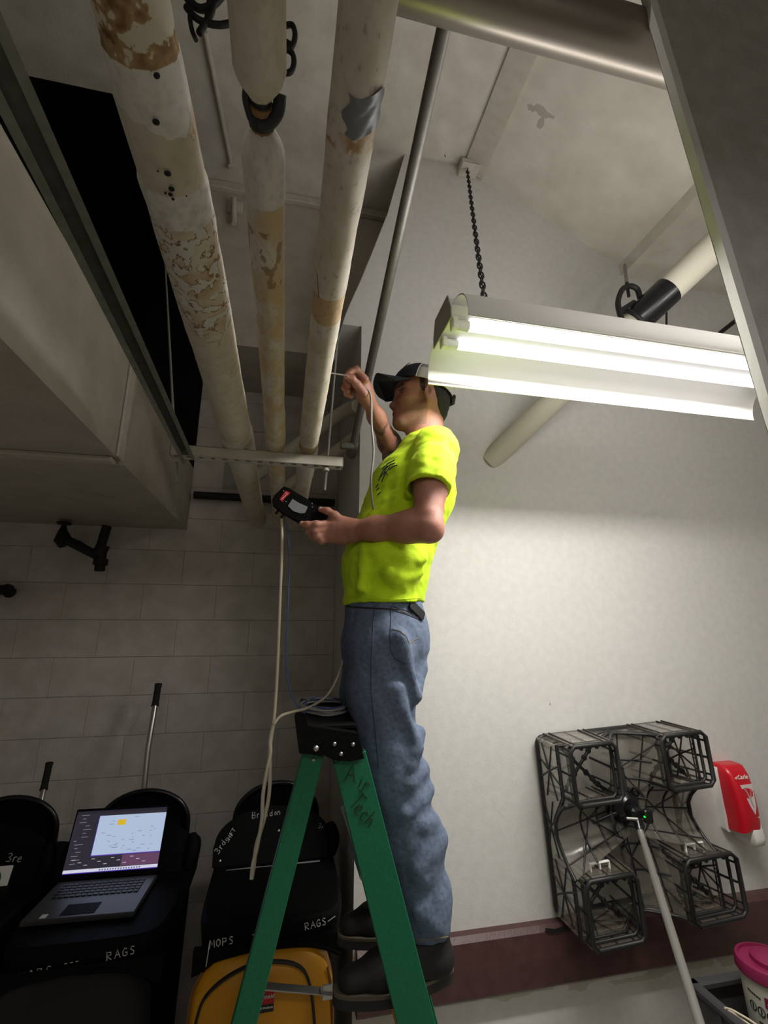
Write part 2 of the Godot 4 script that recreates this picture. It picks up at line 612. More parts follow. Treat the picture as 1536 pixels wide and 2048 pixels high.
	var k := (bt.x - a.x) / (bt.y - a.y)
	var at := func(y: float) -> float: return a.x + k * (y - a.y)
	prism(st, PackedVector2Array([Vector2(at.call(0.0) + 0.014, 0), Vector2(3.4, 0), Vector2(3.4, 3.98), Vector2(1.84, 3.98), Vector2(1.84, 4.07), Vector2(0.88, 4.565), Vector2(at.call(4.56) + 0.014, 4.565)]), Transform3D(Basis(), Vector3(0, 0, -pz - 0.026)), 0.026)
	var part := struct("wall_partition", st, M.concrete_grey)
	# its rough white edge, splayed towards the lamp
	st = begin()
	var er := []
	for i in 90:
		var y := 0.02 + i * 4.5 / 89.0
		var j := noise.get_noise_2d(y * 30.0, 1.0) * 0.0016
		var xe: float = at.call(y) + j
		er.append(PackedVector3Array([Vector3(xe, y, -pz), Vector3(xe + 0.016, y, -pz + 0.001), Vector3(xe + 0.016, y, -pz - 0.026), Vector3(xe + 0.011 + j, y, -pz - 0.022)]))
	loft(st, er, true, true, FLAT)
	obj("white_edge", st, M.wall_paint, part)
	# crash rail on the white wall
	st = begin()
	prism(st, PackedVector2Array([Vector2(0, 0.66), Vector2(0.03, 0.66), Vector2(0.046, 0.675), Vector2(0.05, 0.76), Vector2(0.046, 0.84), Vector2(0.03, 0.856), Vector2(0, 0.856)]), Transform3D(Basis(Vector3(0, 0, 1), Vector3(0, 1, 0), Vector3(-1, 0, 0)), Vector3(3.4, 0, WALL_Z)), 3.09)
	var rail := obj("crash_rail", st, M.bumper)
	tag(rail, "maroon crash rail running along the foot of the white wall", "rail")
	st = begin()
	var z := WALL_Z + 0.05
	var s := PackedVector2Array()
	for q in [[1090, 1856], [1110, 1858], [1148, 1846], [1147, 1853], [1138, 1861], [1105, 1866], [1093, 1864]]:
		var p := P(q[0], q[1], -z)
		s.append(Vector2(p.x, p.y))
	prism(st, s, Transform3D(Basis(), Vector3(0, 0, z - 0.001)), 0.003)
	obj("gouge", st, M.scuff_and_hole_shade, rail)
	# rubbed grime on the wall under the rail
	st = begin()
	for i in 26:
		var x := 0.75 + i * 0.1 + rng.randf_range(-0.03, 0.03)
		var yy := 0.635 + rng.randf_range(-0.02, 0.012)
		prism(st, blot(rng, 0.05 + rng.randf() * 0.05, 0.007 + rng.randf() * 0.012), Transform3D(Basis(), Vector3(x, yy, WALL_Z - 0.001)), 0.0014 + i * 0.00004)
	obj("grime", st, M.grime, w)
	for q in [[1100, 1408, 0.004, 0.008], [727, 1016, 0.006, 0.004], [1088, 240, 0.05, 0.02]]:
		if q[1] < 300:
			continue
		st = begin()
		var p := P(q[0], q[1], 1.95)
		prism(st, blot(rng, q[2], q[3]), Transform3D(Basis(), Vector3(p.x, p.y, WALL_Z - 0.001)), 0.002)
		obj("chip", st, M.joint, w)
	# old patch on the sloping ceiling
	st = begin()
	var pc := Vector3(1.12, 4.56 - 0.24 * 0.5186, -1.52)
	for q in [[0.0, 0.0, 0.075, 0.02], [0.02, 0.045, 0.025, 0.03], [-0.05, 0.012, 0.03, 0.015]]:
		var xb := Vector3(0.888, -0.46, 0)
		prism(st, blot(rng, q[2], q[3]), Transform3D(Basis(xb, Vector3.FORWARD, xb.cross(Vector3.FORWARD)), pc + xb * q[0] + Vector3.FORWARD * q[1] + Vector3(0.0, -0.001, 0)), 0.002)
	obj("old_patch", st, mat("patch", rgb(176, 170, 158), 0.85), c)


func blot(rng: RandomNumberGenerator, rx: float, ry: float) -> PackedVector2Array:
	var o := PackedVector2Array()
	for i in 12:
		var a := TAU * i / 12.0
		var r := rng.randf_range(0.6, 1.1)
		o.append(Vector2(cos(a) * rx * r, sin(a) * ry * r))
	return o


# ==================================================================== lamps
func lamp_body(called: String, label: String, group: String, x0: float, y: float, zc: float, power: float) -> Node3D:
	# y: height of the wing tips; a two-lamp strip with an open reflector, 1.22 m long
	var x1 := x0 + 1.22
	var t := thing(called, label, "light", Vector3((x0 + x1) / 2, y, zc), group)
	var st := begin()
	prism(st, PackedVector2Array([Vector2(-0.062, 0.075), Vector2(0.062, 0.075), Vector2(0.05, 0.135), Vector2(-0.05, 0.135)]), Transform3D(Basis(Vector3(0, 0, 1), Vector3(0, 1, 0), Vector3(-1, 0, 0)), Vector3(x1, y, zc)), 1.22)
	obj("housing", st, M.lamp_white, t)
	for e in [x0 - 0.004, x1 + 0.001]:
		st = begin()
		prism(st, PackedVector2Array([Vector2(-0.072, 0.058), Vector2(0.072, 0.058), Vector2(0.072, 0.09), Vector2(0.052, 0.14), Vector2(-0.052, 0.14), Vector2(-0.072, 0.09)]), Transform3D(Basis(Vector3(0, 0, 1), Vector3(0, 1, 0), Vector3(-1, 0, 0)), Vector3(e + 0.003, y, zc)), 0.003)
		obj("end_plate", st, M.lamp_grey, t)
	for s in [-1.0, 1.0]:
		var prof := []
		for k in 9:
			var f := k / 8.0
			prof.append(Vector2(s * (0.058 + 0.105 * sin(f * PI * 0.5) * 0.98), 0.108 * (1.0 - f * f)))
		st = begin()
		var rings := []
		for x in [x0 + 0.006, x1 - 0.006]:
			var r := PackedVector3Array()
			for p in prof:
				r.append(Vector3(x, y + p.y, zc + p.x))
			for i in prof.size():
				var p: Vector2 = prof[prof.size() - 1 - i]
				r.append(Vector3(x, y + p.y + 0.0018, zc + p.x + s * 0.0018))
			rings.append(r)
		loft(st, rings, false, true, 1)
		obj("reflector_wing", st, M.lamp_white, t)
		st = begin()
		tube(st, [Vector3(x0 + 0.006, y, zc + s * 0.1615), Vector3(x1 - 0.006, y, zc + s * 0.1615)], 0.003, 8)
		obj("rolled_edge", st, M.lamp_white, t)
		var tz: float = zc + s * 0.042
		st = begin()
		tube(st, [Vector3(x0 + 0.055, y + 0.06, tz), Vector3(x1 - 0.055, y + 0.06, tz)], 0.0128, 16)
		obj("fluorescent_tube", st, M.tube_glow, t)
		for e in [[x0 + 0.012, x0 + 0.056], [x1 - 0.056, x1 - 0.012]]:
			st = begin()
			tube(st, [Vector3(e[0], y + 0.06, tz), Vector3(e[1], y + 0.06, tz)], 0.0142, 14)
			bx(st, Vector3(minf(e[0], e[1]) - 0.004, y + 0.045, tz - 0.013), Vector3(minf(e[0], e[1]) + 0.012, y + 0.082, tz + 0.013), 0.003)
			obj("lamp_holder", st, M.lamp_white, t)
	var l := AreaLight3D.new()
	l.name = "strip_glow"
	l.area_size = Vector2(1.1, 0.11)
	l.area_normalize_energy = true
	l.light_color = Color(1.0, 0.985, 0.965)
	l.light_energy = power
	l.area_range = 14.0
	l.area_attenuation = 2.0
	l.shadow_enabled = true
	l.rotation = Vector3(-PI / 2, 0, 0)
	l.position = Vector3(0, 0.042, 0)
	t.add_child(l)
	return t


func strip_light() -> void:
	var t := lamp_body("strip_light", "white strip light with two glowing tubes hung on a chain beside the man's cap", "", 0.385, 2.672, -1.04, 2.8)
	# added glowing strip and up-facing light on the housing, to brighten the ceiling
	var st := begin()
	bx(st, Vector3(0.44, 2.806, -1.065), Vector3(1.55, 2.809, -1.015), 0.0)
	obj("added_top_slot", st, M.tube_glow, t)
	var up := AreaLight3D.new()
	up.name = "added_slot_glow"
	up.area_size = Vector2(1.1, 0.05)
	up.area_normalize_energy = true
	up.light_color = Color(1.0, 0.985, 0.965)
	up.light_energy = 0.6
	up.area_range = 14.0
	up.area_attenuation = 2.0
	up.shadow_enabled = true
	up.rotation = Vector3(PI / 2, 0, 0)
	up.position = Vector3(0, 0.145, 0)
	t.add_child(up)
	st = begin()
	var p := Vector3(0.53, 2.812, -1.06)
	tube(st, arc(p + Vector3(0, 0.012, 0), Vector3(0.012, 0, 0), Vector3(0, 0.016, 0), 0, TAU, 14), 0.003, 6, false)
	tube(st, arc(p + Vector3(-0.022, 0.016, 0), Vector3(0.012, 0, 0.004), Vector3(0, 0.02, 0), 0, TAU, 14), 0.0026, 6, false)
	obj("hook", st, M.black_iron, t)
	# the chain, link by link, from the ceiling clip to the hook
	var a := P(934, 334, 1.93)
	var b := p + Vector3(-0.004, 0.03, 0)
	var ch := thing("lamp_chain", "dark steel chain slanting from the ceiling clip to the hung strip light", "chain", b)
	st = begin()
	var pts := []
	for k in 17:
		var an := TAU * k / 16.0
		pts.append(Vector3(0.0085 * cos(an), 0.021 * sin(an) + 0.009 * signf(sin(an)) * (1.0 if absf(sin(an)) > 0.01 else 0.0), 0))
	tube(st, pts, 0.0027, 6, false)
	st.generate_normals()
	var link := st.commit()
	var n := int(a.distance_to(b) / 0.047)
	var fb := frame_at(b, a)
	for i in n:
		var f := (i + 0.5) / n
		var q := b.lerp(a, f) + Vector3(0, -0.03 * sin(f * PI), 0)
		put("link", link, M.black_iron, ch, Transform3D(fb * Basis(Vector3.UP, PI / 2 * (i % 2) + 0.3), q))
	st = begin()
	bx(st, a + Vector3(-0.05, -0.045, -0.03), a + Vector3(0.06, 0.0, 0.05), 0.004)
	bx(st, a + Vector3(-0.05, -0.05, 0.02), a + Vector3(0.06, -0.04, 0.06), 0.003)
	tag(obj("ceiling_clip", st, M.trim_paint), "white painted beam clip that the lamp chain hangs from", "clip")


func added_lights() -> void:
	lamp_body("strip_light", "added unseen second strip light behind the camera for fill", "", -0.5, 3.1, 1.2, 2.0)  # unseen fill lamp, added to lift the dim parts of the room
	# added bare batten, unseen behind the partition, to brighten upper wall and ceiling
	var x0 := 0.98
	var y := 3.2
	var zc := -0.62
	var t := thing("added_batten_light", "added unseen two-tube batten light behind the near partition, brightening ceiling and wall", "light", Vector3(x0 + 0.6, y, zc))
	var st := begin()
	bx(st, Vector3(x0, y + 0.03, zc - 0.05), Vector3(x0 + 1.22, y + 0.09, zc + 0.05), 0.004)
	obj("housing", st, M.lamp_white, t)
	for s in [-1.0, 1.0]:
		st = begin()
		tube(st, [Vector3(x0 + 0.04, y, zc + s * 0.035), Vector3(x0 + 1.18, y, zc + s * 0.035)], 0.0128, 12)
		obj("fluorescent_tube", st, M.tube_glow, t)
		for e in [x0 + 0.02, x0 + 1.2]:
			st = begin()
			bx(st, Vector3(e - 0.02, y - 0.016, zc + s * 0.035 - 0.015), Vector3(e + 0.02, y + 0.04, zc + s * 0.035 + 0.015), 0.003)
			obj("lamp_holder", st, M.lamp_white, t)
	for e in [x0 + 0.12, x0 + 1.1]:
		st = begin()
		tube(st, [Vector3(e, y + 0.08, zc), Vector3(e, 4.56 - maxf(0.0, minf(e, 1.85) - 0.88) * 0.5186 - (0.08 if e > 1.85 else 0.0), zc)], 0.006, 8)
		obj("hanger_rod", st, M.steel, t)
	for k in 4:
		var l := OmniLight3D.new()
		l.name = "added_batten_glow"
		l.light_energy = 0.13
		l.light_color = Color(1.0, 0.985, 0.965)
		l.light_size = 0.06
		l.omni_range = 14.0
		l.omni_attenuation = 2.0
		l.shadow_enabled = true
		l.position = Vector3(-0.45 + 0.3 * k, -0.075, 0)
		t.add_child(l, true)


# ==================================================================== overhead pipes
const PH := 2.58            # height of the pipe centres
const Z0 := 0.22
const ZL := 2.72


func pz(f: float) -> float:   # rings crowd near the camera
	return Z0 * pow(ZL / Z0, f)


func pipe_texture(kind: int) -> ImageTexture:
	var w := 256
	var h := 1024
	var im := Image.create(w, h, false, Image.FORMAT_RGB8)
	var n1 := FastNoiseLite.new()
	n1.seed = 20 + kind
	n1.frequency = 1.0
	n1.fractal_octaves = 4
	n1.noise_type = FastNoiseLite.TYPE_SIMPLEX_SMOOTH
	var cream := [Color8(214, 205, 186), Color8(218, 208, 192), Color8(220, 210, 196)][kind] as Color
	var tan := Color8(186, 156, 112)
	var brown := Color8(112, 78, 44)
	var white := Color8(226, 222, 212)
	for j in h:
		var z := pz((j + 0.5) / h)
		for i in w:
			var a := TAU * i / w
			var s := Vector3(cos(a) * 0.05, sin(a) * 0.05, z)
			var big := n1.get_noise_3dv(s * 9.0)
			var small := n1.get_noise_3dv(s * 48.0 + Vector3(7, 0, 0))
			var c := cream.lerp(Color8(196, 180, 150), clampf(big * 0.8 + 0.2, 0.0, 0.7))
			c = c.darkened(clampf(small * 0.1, 0.0, 0.1))
			if kind == 0:
				if z < 0.414 + small * 0.002:
					c = Color8(216, 208, 186)
					var q := big * 0.6 + n1.get_noise_3dv(s * 26.0) * 0.8
					if z > 0.395 + small * 0.012:
						q = 0.16 + n1.get_noise_3dv(s * 40.0) * 0.3
					if q > 0.02:
						c = tan.lerp(brown, clampf(q * 2.4, 0.0, 1.0))
				elif z < 0.475 + big * 0.03:
					c = white.darkened(clampf(small * 0.12, 0.0, 0.12))
				elif z > 0.565 and z < 0.622 + small * 0.006:
					c = white.darkened(clampf(0.04 + small * 0.15, 0.0, 0.2))
				elif z > 0.6 and z < 0.875 + big * 0.05:
					var fl := n1.get_noise_3dv(s * 30.0 + Vector3(3, 1, 0))
					var edge := absf(fl - 0.03)
					c = white.lerp(tan, clampf(0.35 + big * 0.9, 0.0, 0.85))
					if fl > 0.03:
						c = white.darkened(0.05)
					if edge < 0.055 and small > -0.2:
						c = brown.lerp(tan, clampf(edge * 14.0, 0.0, 1.0))
				else:
					var st := absf(n1.get_noise_3dv(s * 7.0 + Vector3(2, 5, 1)) - 0.34)
					if st < 0.015:
						c = c.lerp(tan, 0.7)
			elif kind == 1:
				if z > 0.56:
					c = c.lerp(Color8(206, 176, 130), clampf(0.35 + big * 1.2, 0.0, 0.75))
				if z > 0.6 and z < 0.72 and n1.get_noise_3dv(s * 20.0) > 0.2:
					c = c.lerp(brown, 0.45)
				if z > 0.46 and z < 0.56:
					c = Color8(222, 214, 206).darkened(clampf(small * 0.12, 0.0, 0.1))
				if z > 0.60 and absf(small - 0.3) < 0.02:
					c = c.lerp(brown, 0.3)
			else:
				if (z > 0.418 and z < 0.452 + small * 0.006) and big > -0.25:
					c = c.lerp(Color8(176, 132, 84), clampf(0.5 + n1.get_noise_3dv(s * 30.0), 0.1, 0.95))
				if z > 0.725 and z < 0.80 + small * 0.004:
					c = Color8(204, 174, 134).darkened(clampf(small * 0.2, 0.0, 0.2))
				if z > 1.45 and z < 1.5:
					c = Color8(170, 144, 106)
				if small > 0.47:
					c = c.lerp(brown, 0.2)
			im.set_pixel(i, j, c)
	return ImageTexture.create_from_image(im)


func smoothed(t: Array, z: float) -> float:   # radius table [z, r]
	for i in t.size() - 1:
		if z <= t[i + 1][0]:
			return lerpf(t[i][1], t[i + 1][1], clampf((z - t[i][0]) / maxf(t[i + 1][0] - t[i][0], 1e-5), 0, 1))
	return t[-1][1]


func on_pipe(u: float, v: float, cx: float, cy: float, r: float) -> Vector3:   # where the sight line of a pixel meets a pipe along z
	var d := turn * Vector3((u - 768.0) / F, -(v - 1024.0) / F, -1.0)
	var o := Vector2(EYE.x - cx, EYE.y - cy)
	var dd := Vector2(d.x, d.y)
	var a := dd.dot(dd)
	var b := o.dot(dd)
	var c := o.dot(o) - r * r
	var q := b * b - a * c
	if q < 0:
		return P(u, v, (cy - EYE.y) * -d.z / d.y)
	return EYE + d * ((-b - sqrt(q)) / a)


func lagging(st: SurfaceTool, cx: float, cy: float, table: Array, f0: float, f1: float, rows: int, lump: float) -> void:
	var rings := []
	for r in rows + 1:
		var f := lerpf(f0, f1, float(r) / rows)
		var z := pz(f)
		var rad := smoothed(table, z)
		var pts := PackedVector3Array()
		for k in 28:
			var a := TAU * k / 28.0
			var e := noise.get_noise_3d(cos(a) * 2.0 + cx * 9.0, sin(a) * 2.0, z * 11.0) * lump
			pts.append(Vector3(cx + cos(a) * (rad + e), cy + sin(a) * (rad + e), -z))
		rings.append(pts)
	for r in rows:
		for k in 28:
			var k1 := (k + 1) % 28
			var q := [rings[r][k], rings[r][k1], rings[r + 1][k1], rings[r + 1][k]]
			var v0 := lerpf(f0, f1, float(r) / rows)
			var v1 := lerpf(f0, f1, float(r + 1) / rows)
			poly(st, q, (q[0] + q[2]) * 0.5 - Vector3(cx, cy, q[0].z), 1, [Vector2(k / 28.0, v0), Vector2((k + 1) / 28.0, v0), Vector2((k + 1) / 28.0, v1), Vector2(k / 28.0, v1)])


func sleeve_on(called: String, cx: float, cy: float, r: float, z0: float, z1: float, m: Material, parent: Node, thick := 0.002) -> void:
	var st := begin()
	var rings := []
	for q in [[z0, r - 0.004], [z0, r + thick], [z1, r + thick], [z1, r - 0.004]]:
		rings.append(ring(Vector3(cx, cy, -q[0]), Vector3.RIGHT, Vector3.UP, 28, q[1], q[1]))
	for i in 3:
		loft(st, [rings[i], rings[i + 1]], false, true, i + 1)
	obj(called, st, m, parent)


func pipe_material(kind: int) -> StandardMaterial3D:
	var m := mat("pipe_canvas_%d" % kind, Color(1, 1, 1), 0.75)
	m.albedo_texture = pipe_texture(kind)
	return m


func pipes_overhead() -> void:
	# ---- the thick stained pipe
	var m1 := pipe_material(0)
	var x1 := -0.188
	var t := thing("lagged_pipe", "thickest white lagged pipe overhead, flaking and brown stained, left of the three", "pipe", Vector3(x1, PH, -1.5))
	var st := begin()
	lagging(st, x1, PH, [[0.2, 0.0385], [0.4135, 0.0385], [0.4145, 0.0415], [0.46, 0.0425], [0.5, 0.044], [0.565, 0.0445], [0.567, 0.0475], [0.62, 0.0475], [0.63, 0.0485], [0.85, 0.0495], [1.0, 0.049], [1.42, 0.0495], [2.72, 0.05]], 0.0, 1.0, 110, 0.0022)
	obj("lagging", st, m1, t)
	sleeve_on("jacket", x1, PH, 0.0535, 1.47, 1.72, M.pipe_white, t)
	var hole_shade := begin()  # flat dark discs; the shade inside each hole is put into their colour
	lathe(hole_shade, Transform3D(), [Vector2(0, 0.0008), Vector2(0.8, 0.0008), Vector2(1.0, 0)], 12)
	hole_shade.generate_normals()
	var hm := hole_shade.commit()
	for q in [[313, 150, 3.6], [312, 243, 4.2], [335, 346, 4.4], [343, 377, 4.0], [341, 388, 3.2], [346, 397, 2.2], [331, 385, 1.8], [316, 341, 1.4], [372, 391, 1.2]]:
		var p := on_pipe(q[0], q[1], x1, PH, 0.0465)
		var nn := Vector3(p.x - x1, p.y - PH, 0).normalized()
		put("hole_shade", hm, M.scuff_and_hole_shade, t, Transform3D(frame_at(Vector3.ZERO, nn, Vector3.BACK) * Basis.from_scale(Vector3(q[2] * 0.001, 1, q[2] * 0.001)), p + nn * 0.001))
	# the elbow at its far end and the run along the block wall
	st = begin()
	var el := [Vector3(x1, PH, -2.70)]
	for k in 9:
		var a := PI / 2 * k / 8.0
		el.append(Vector3(x1 + 0.07 - 0.07 * cos(a), PH, -2.72 - 0.07 * sin(a)))
	el.append(Vector3(0.29, PH, -2.79))
	tube(st, el, 0.05, 20)
	obj("elbow_run", st, M.pipe_white, t)
	# ---- the middle pipe, its lagging parted round a black fitting
	var m2 := pipe_material(1)
	var x2 := -0.0585
	var y2 := PH - 0.018
	t = thing("lagged_pipe", "slim middle lagged pipe with a broken gap of black fitting near its top", "pipe", Vector3(x2, y2, -1.5))
	var fz := func(z: float) -> float: return log(z / Z0) / log(ZL / Z0)
	st = begin()
	lagging(st, x2, y2, [[0.2, 0.029], [0.398, 0.0295], [0.412, 0.025], [0.423, 0.0165], [0.428, 0.0135]], 0.0, fz.call(0.428), 46, 0.0012)
	obj("near_lagging", st, m2, t)
	st = begin()
	lagging(st, x2, y2, [[0.464, 0.0125], [0.466, 0.0135], [0.474, 0.020], [0.488, 0.0275], [0.5, 0.0285], [0.56, 0.0285], [0.57, 0.028], [1.25, 0.029], [1.27, 0.0315], [1.4, 0.0325], [2.72, 0.033]], fz.call(0.464), 1.0, 90, 0.0014)
	obj("far_lagging", st, m2, t)
	st = begin()
	tube(st, [Vector3(x2, y2, -0.425), Vector3(x2, y2, -0.475)], 0.0115, 14)
	tube(st, curve([Vector3(x2 + 0.022, y2 + 0.004, -0.424), Vector3(x2 + 0.020, y2 - 0.004, -0.438), Vector3(x2 + 0.010, y2 - 0.010, -0.449), Vector3(x2 - 0.004, y2 - 0.012, -0.452)], 5), 0.0075, 8)
	tube(st, curve([Vector3(x2 - 0.016, y2 + 0.0, -0.424), Vector3(x2 - 0.017, y2 - 0.004, -0.434), Vector3(x2 - 0.012, y2 - 0.009, -0.45)], 5), 0.0045, 8)
	tube(st, [Vector3(x2, y2, -0.444), Vector3(x2, y2, -0.460)], 0.0165, 12)
	obj("pipe_fitting", st, M.bitumen, t)
	st = begin()
	tube(st, [Vector3(x2, y2, -0.436), Vector3(x2, y2, -0.445)], 0.0145, 12)
	tube(st, [Vector3(x2, y2, -0.459), Vector3(x2, y2, -0.467)], 0.0138, 12)
	obj("glass_fibre", st, M.fibre_brown, t)
	st = begin()
	tube(st, [Vector3(x2, y2, -2.70), Vector3(x2, y2, -2.78)], 0.033, 16)
	obj("tee", st, M.pipe_white, t)
	# ---- the right pipe
	var m3 := pipe_material(2)
	var x3 := 0.0515
	t = thing("lagged_pipe", "right lagged pipe with a grey tape patch and a tan band, above the raised hand", "pipe", Vector3(x3, y2, -1.5))
	st = begin()
	lagging(st, x3, y2, [[0.2, 0.029], [0.4, 0.0305], [0.724, 0.0305], [0.727, 0.0298], [0.8, 0.0298], [0.803, 0.0302], [1.4, 0.032], [2.72, 0.034]], 0.0, 1.0, 100, 0.0014)
	obj("lagging", st, m3, t)
	sleeve_on("jacket", x3, y2, 0.0335, 1.51, 1.8, M.pipe_white, t)
	st = begin()
	var rings := []
	for i in 9:
		var f := i / 8.0
		var z := lerpf(0.383, 0.428, f)
		var r := PackedVector3Array()
		for k in 13:
			var a := lerpf(-1.95 + 0.16 * sin(f * 9.0), -0.35, k / 12.0)
			r.append(Vector3(x3, y2, -z - 0.004 * sin(k * 0.5)) + Vector3(cos(a), sin(a), 0) * (0.0322 + 0.0008 * sin(f * 12.0 + k)))
		rings.append(r)
	loft(st, rings, false, false, 1)
	obj("tape_patch", st, M.duct_tape, t)
	st = begin()
	tube(st, [Vector3(x3, y2, -2.70), Vector3(x3, y2, -2.78)], 0.033, 16)
	obj("tee", st, M.pipe_white, t)
	st = begin()
	var pen := []
	for q in [[630, 535], [634, 548], [636, 570], [637, 596]]:
		var p := on_pipe(q[0], q[1], x3, y2, 0.0306)
		pen.append(p)
	tube(st, pen, 0.0006, 5)
	obj("pen_mark", st, M.pen, t)
	# ---- the three runs go on overhead to the wall behind the photographer
	for q in [[x1, PH, 0.0385], [x2, y2, 0.029], [x3, y2, 0.029]]:
		st = begin()
		tube(st, [Vector3(q[0], q[1], -Z0 - 0.004), Vector3(q[0], q[1], 2.0)], q[2] + 0.0008, 24)
		for n in get_children():
			if n.name.begins_with("lagged_pipe") and absf(n.position.x - q[0]) < 0.01:
				obj("rear_run", st, M.pipe_white, n)
	# ---- slanting branch pipes in the niche
	for q in [[[500, 962, 2.62], [640, 856, 2.30], [690, 822, 2.16], [716, 812, 2.02], 0.034, "upper pale lagged branch pipe slanting up to the wall behind the raised arm"], [[560, 985, 2.5], [640, 925, 2.3], [690, 890, 2.16], [712, 872, 2.05], 0.030, "lower dim lagged branch pipe slanting up behind the hanger bar"]]:
		st = begin()
		var pp := []
		for i in 4:
			pp.append(P(q[i][0], q[i][1], q[i][2]))
		tube(st, curve(pp, 6), q[4], 16)
		tag(obj("branch_pipe", st, M.pipe_white), q[5], "pipe")
	st = begin()
	var lp := P(388, 990, 2.86)
	tube(st, [lp, Vector3(0.28, lp.y, -2.862)], 0.024, 12)
	tag(obj("wall_pipe", st, M.black_iron), "black level pipe along the block wall under the hanger bar", "pipe")


# ==================================================================== struts and hangers
func channel(st: SurfaceTool, a: Vector3, b: Vector3, w: float, face: Vector3) -> void:   # slotted steel channel, open side towards face
	var y := (b - a).normalized()
	var z := (face - y * face.dot(y)).normalized()
	var x := y.cross(z)
	var o := Transform3D(Basis(x, z, x.cross(z)), a)
	var len := a.distance_to(b)
	var h := w * 0.5
	var sgn := signf((o.basis.z).dot(y))
	var pr := PackedVector2Array([Vector2(-h, -h), Vector2(h, -h), Vector2(h, h), Vector2(h * 0.45, h), Vector2(h * 0.45, h * 0.6), Vector2(h * 0.62, h * 0.6), Vector2(h * 0.62, h * 0.84), Vector2(h * 0.86, h * 0.84), Vector2(h * 0.86, -h * 0.86), Vector2(-h * 0.86, -h * 0.86), Vector2(-h * 0.86, h * 0.84), Vector2(-h * 0.62, h * 0.84), Vector2(-h * 0.62, h * 0.6), Vector2(-h * 0.45, h * 0.6), Vector2(-h * 0.45, h), Vector2(-h, h)])
	prism(st, pr, o, len * sgn)


func struts() -> void:
	var st := begin()
	var a := P(-30, 70, 0.385)
	var b := P(372, 912, 1.5)
	a = b + (a - b) * ((1.98 - b.z) / (a.z - b.z))
	channel(st, a, b, 0.041, Vector3(0.55, -1, 0))
	tag(obj("strut_channel", st, M.strut_steel), "dull slotted steel channel running overhead along the left soffit", "channel")
	st = begin()
	a = P(893, 30, 0.66)
	b = P(706, 892, 1.95)
	tube(st, [a, b], 0.0165, 16)
	var sc := obj("steel_conduit", st, M.galvanised)
	tag(sc, "galvanised conduit slanting down overhead in front of the raised hand", "conduit")
	st = begin()
	tube(st, [b + (a - b).normalized() * 0.02, b + (b - a).normalized() * 0.06], 0.024, 12)
	box(st, Transform3D(Basis(), b + Vector3(-0.03, -0.01, 0.02)), Vector3(0.06, 0.03, 0.03), 0.005)
	obj("clamp", st, M.strut_steel, sc)
	# the big dark pipe across the top
	st = begin()
	var p := P(1200, 68, 0.57)
	var r := (P(1200, 22, 0.57).y - P(1200, 118, 0.57).y) * 0.5 * 0.72
	tube(st, [Vector3(-2.6, p.y, -0.57), Vector3(3.4, p.y, -0.57)], r, 28)
	tag(obj("header_pipe", st, M.header_steel), "large dark galvanised pipe crossing overhead in front of everything", "pipe")
	# trapeze under the three pipes
	var tz := 1.5
	var l := P(334, 944, tz)
	var rr := P(686, 955, tz)
	var y1 := 2.531
	var t := thing("hanger_bar", "cream perforated hanger bar carrying the three lagged pipes", "hanger", Vector3((l.x + rr.x) / 2, y1 - 0.04, -tz))
	# a hollow steel section with a row of real slots along its underside
	st = begin()
	var g := 0.003
	bx(st, Vector3(l.x, y1 - 0.036, -tz - g), Vector3(rr.x, y1, -tz), 0.001)
	bx(st, Vector3(l.x, y1 - 0.036, -tz - 0.041), Vector3(rr.x, y1, -tz - 0.041 + g), 0.001)
	bx(st, Vector3(l.x, y1 - g, -tz - 0.041), Vector3(rr.x, y1, -tz), 0.001)
	for e in [l.x, rr.x - g]:
		bx(st, Vector3(e, y1 - 0.036, -tz - 0.041), Vector3(e + g, y1, -tz), 0.001)
	var cells := 15
	var cw := (rr.x - l.x) / cells
	for i in cells:
		var c := Vector3(l.x + (i + 0.5) * cw, y1 - 0.036, -tz - 0.0205)
		for k in 20:
			var q := []
			for f in [k, k + 1]:
				var an: float = TAU * f / 20.0 + 0.001
				var dir := Vector2(cos(an), sin(an))
				var m := minf(cw * 0.5 / maxf(absf(dir.x), 1e-4), 0.0205 / maxf(absf(dir.y), 1e-4))
				q.append(c + Vector3(dir.x * m, 0, dir.y * m))
				q.append(c + Vector3(dir.x * 0.0095, 0, dir.y * 0.0075 + 0.005))
			poly(st, [q[0], q[2], q[3], q[1]], Vector3.DOWN)
			var up := Vector3(0, g, 0)
			poly(st, [q[0] + up, q[2] + up, q[3] + up, q[1] + up], Vector3.UP)
			poly(st, [q[1], q[3], q[3] + up, q[1] + up], c - q[1])
	obj("bar", st, M.trim_paint, t)
	# hanger rods with nuts
	for q in [[353, 936, 382, 735, 327, 470, 2.3, "left threaded rod holding the hanger bar beside the black opening"], [652, 950, 672, 700, 697, 420, 2.3, "right threaded rod holding the hanger bar beside the raised hand"]]:
		st = begin()
		var p0 := P(q[0], q[1], tz + 0.02)
		var top := P(q[4], q[5], q[6])
		tube(st, [p0 + (p0 - top).normalized() * 0.07, top], 0.0048, 10)
		var rod := obj("hanger_rod", st, M.steel)
		tag(rod, q[7], "rod")
		st = begin()
		lathe(st, Transform3D(Basis(), Vector3(p0.x, y1 - 0.05, p0.z)), [Vector2(0, 0), Vector2(0.011, 0), Vector2(0.011, 0.012), Vector2(0, 0.012)], 6)
		obj("nut", st, M.trim_paint, rod)
	# white guy wire from the trim to the hanger
	st = begin()
	tube(st, curve([P(773, 432, 1.94), P(728, 545, 1.925), P(690, 632, 1.85), P(668, 720, 1.66)], 4), 0.0022, 6)
	tag(obj("guy_wire", st, M.grey_tube), "thin wire slanting from the ceiling trim down behind the right lagged pipe", "wire")


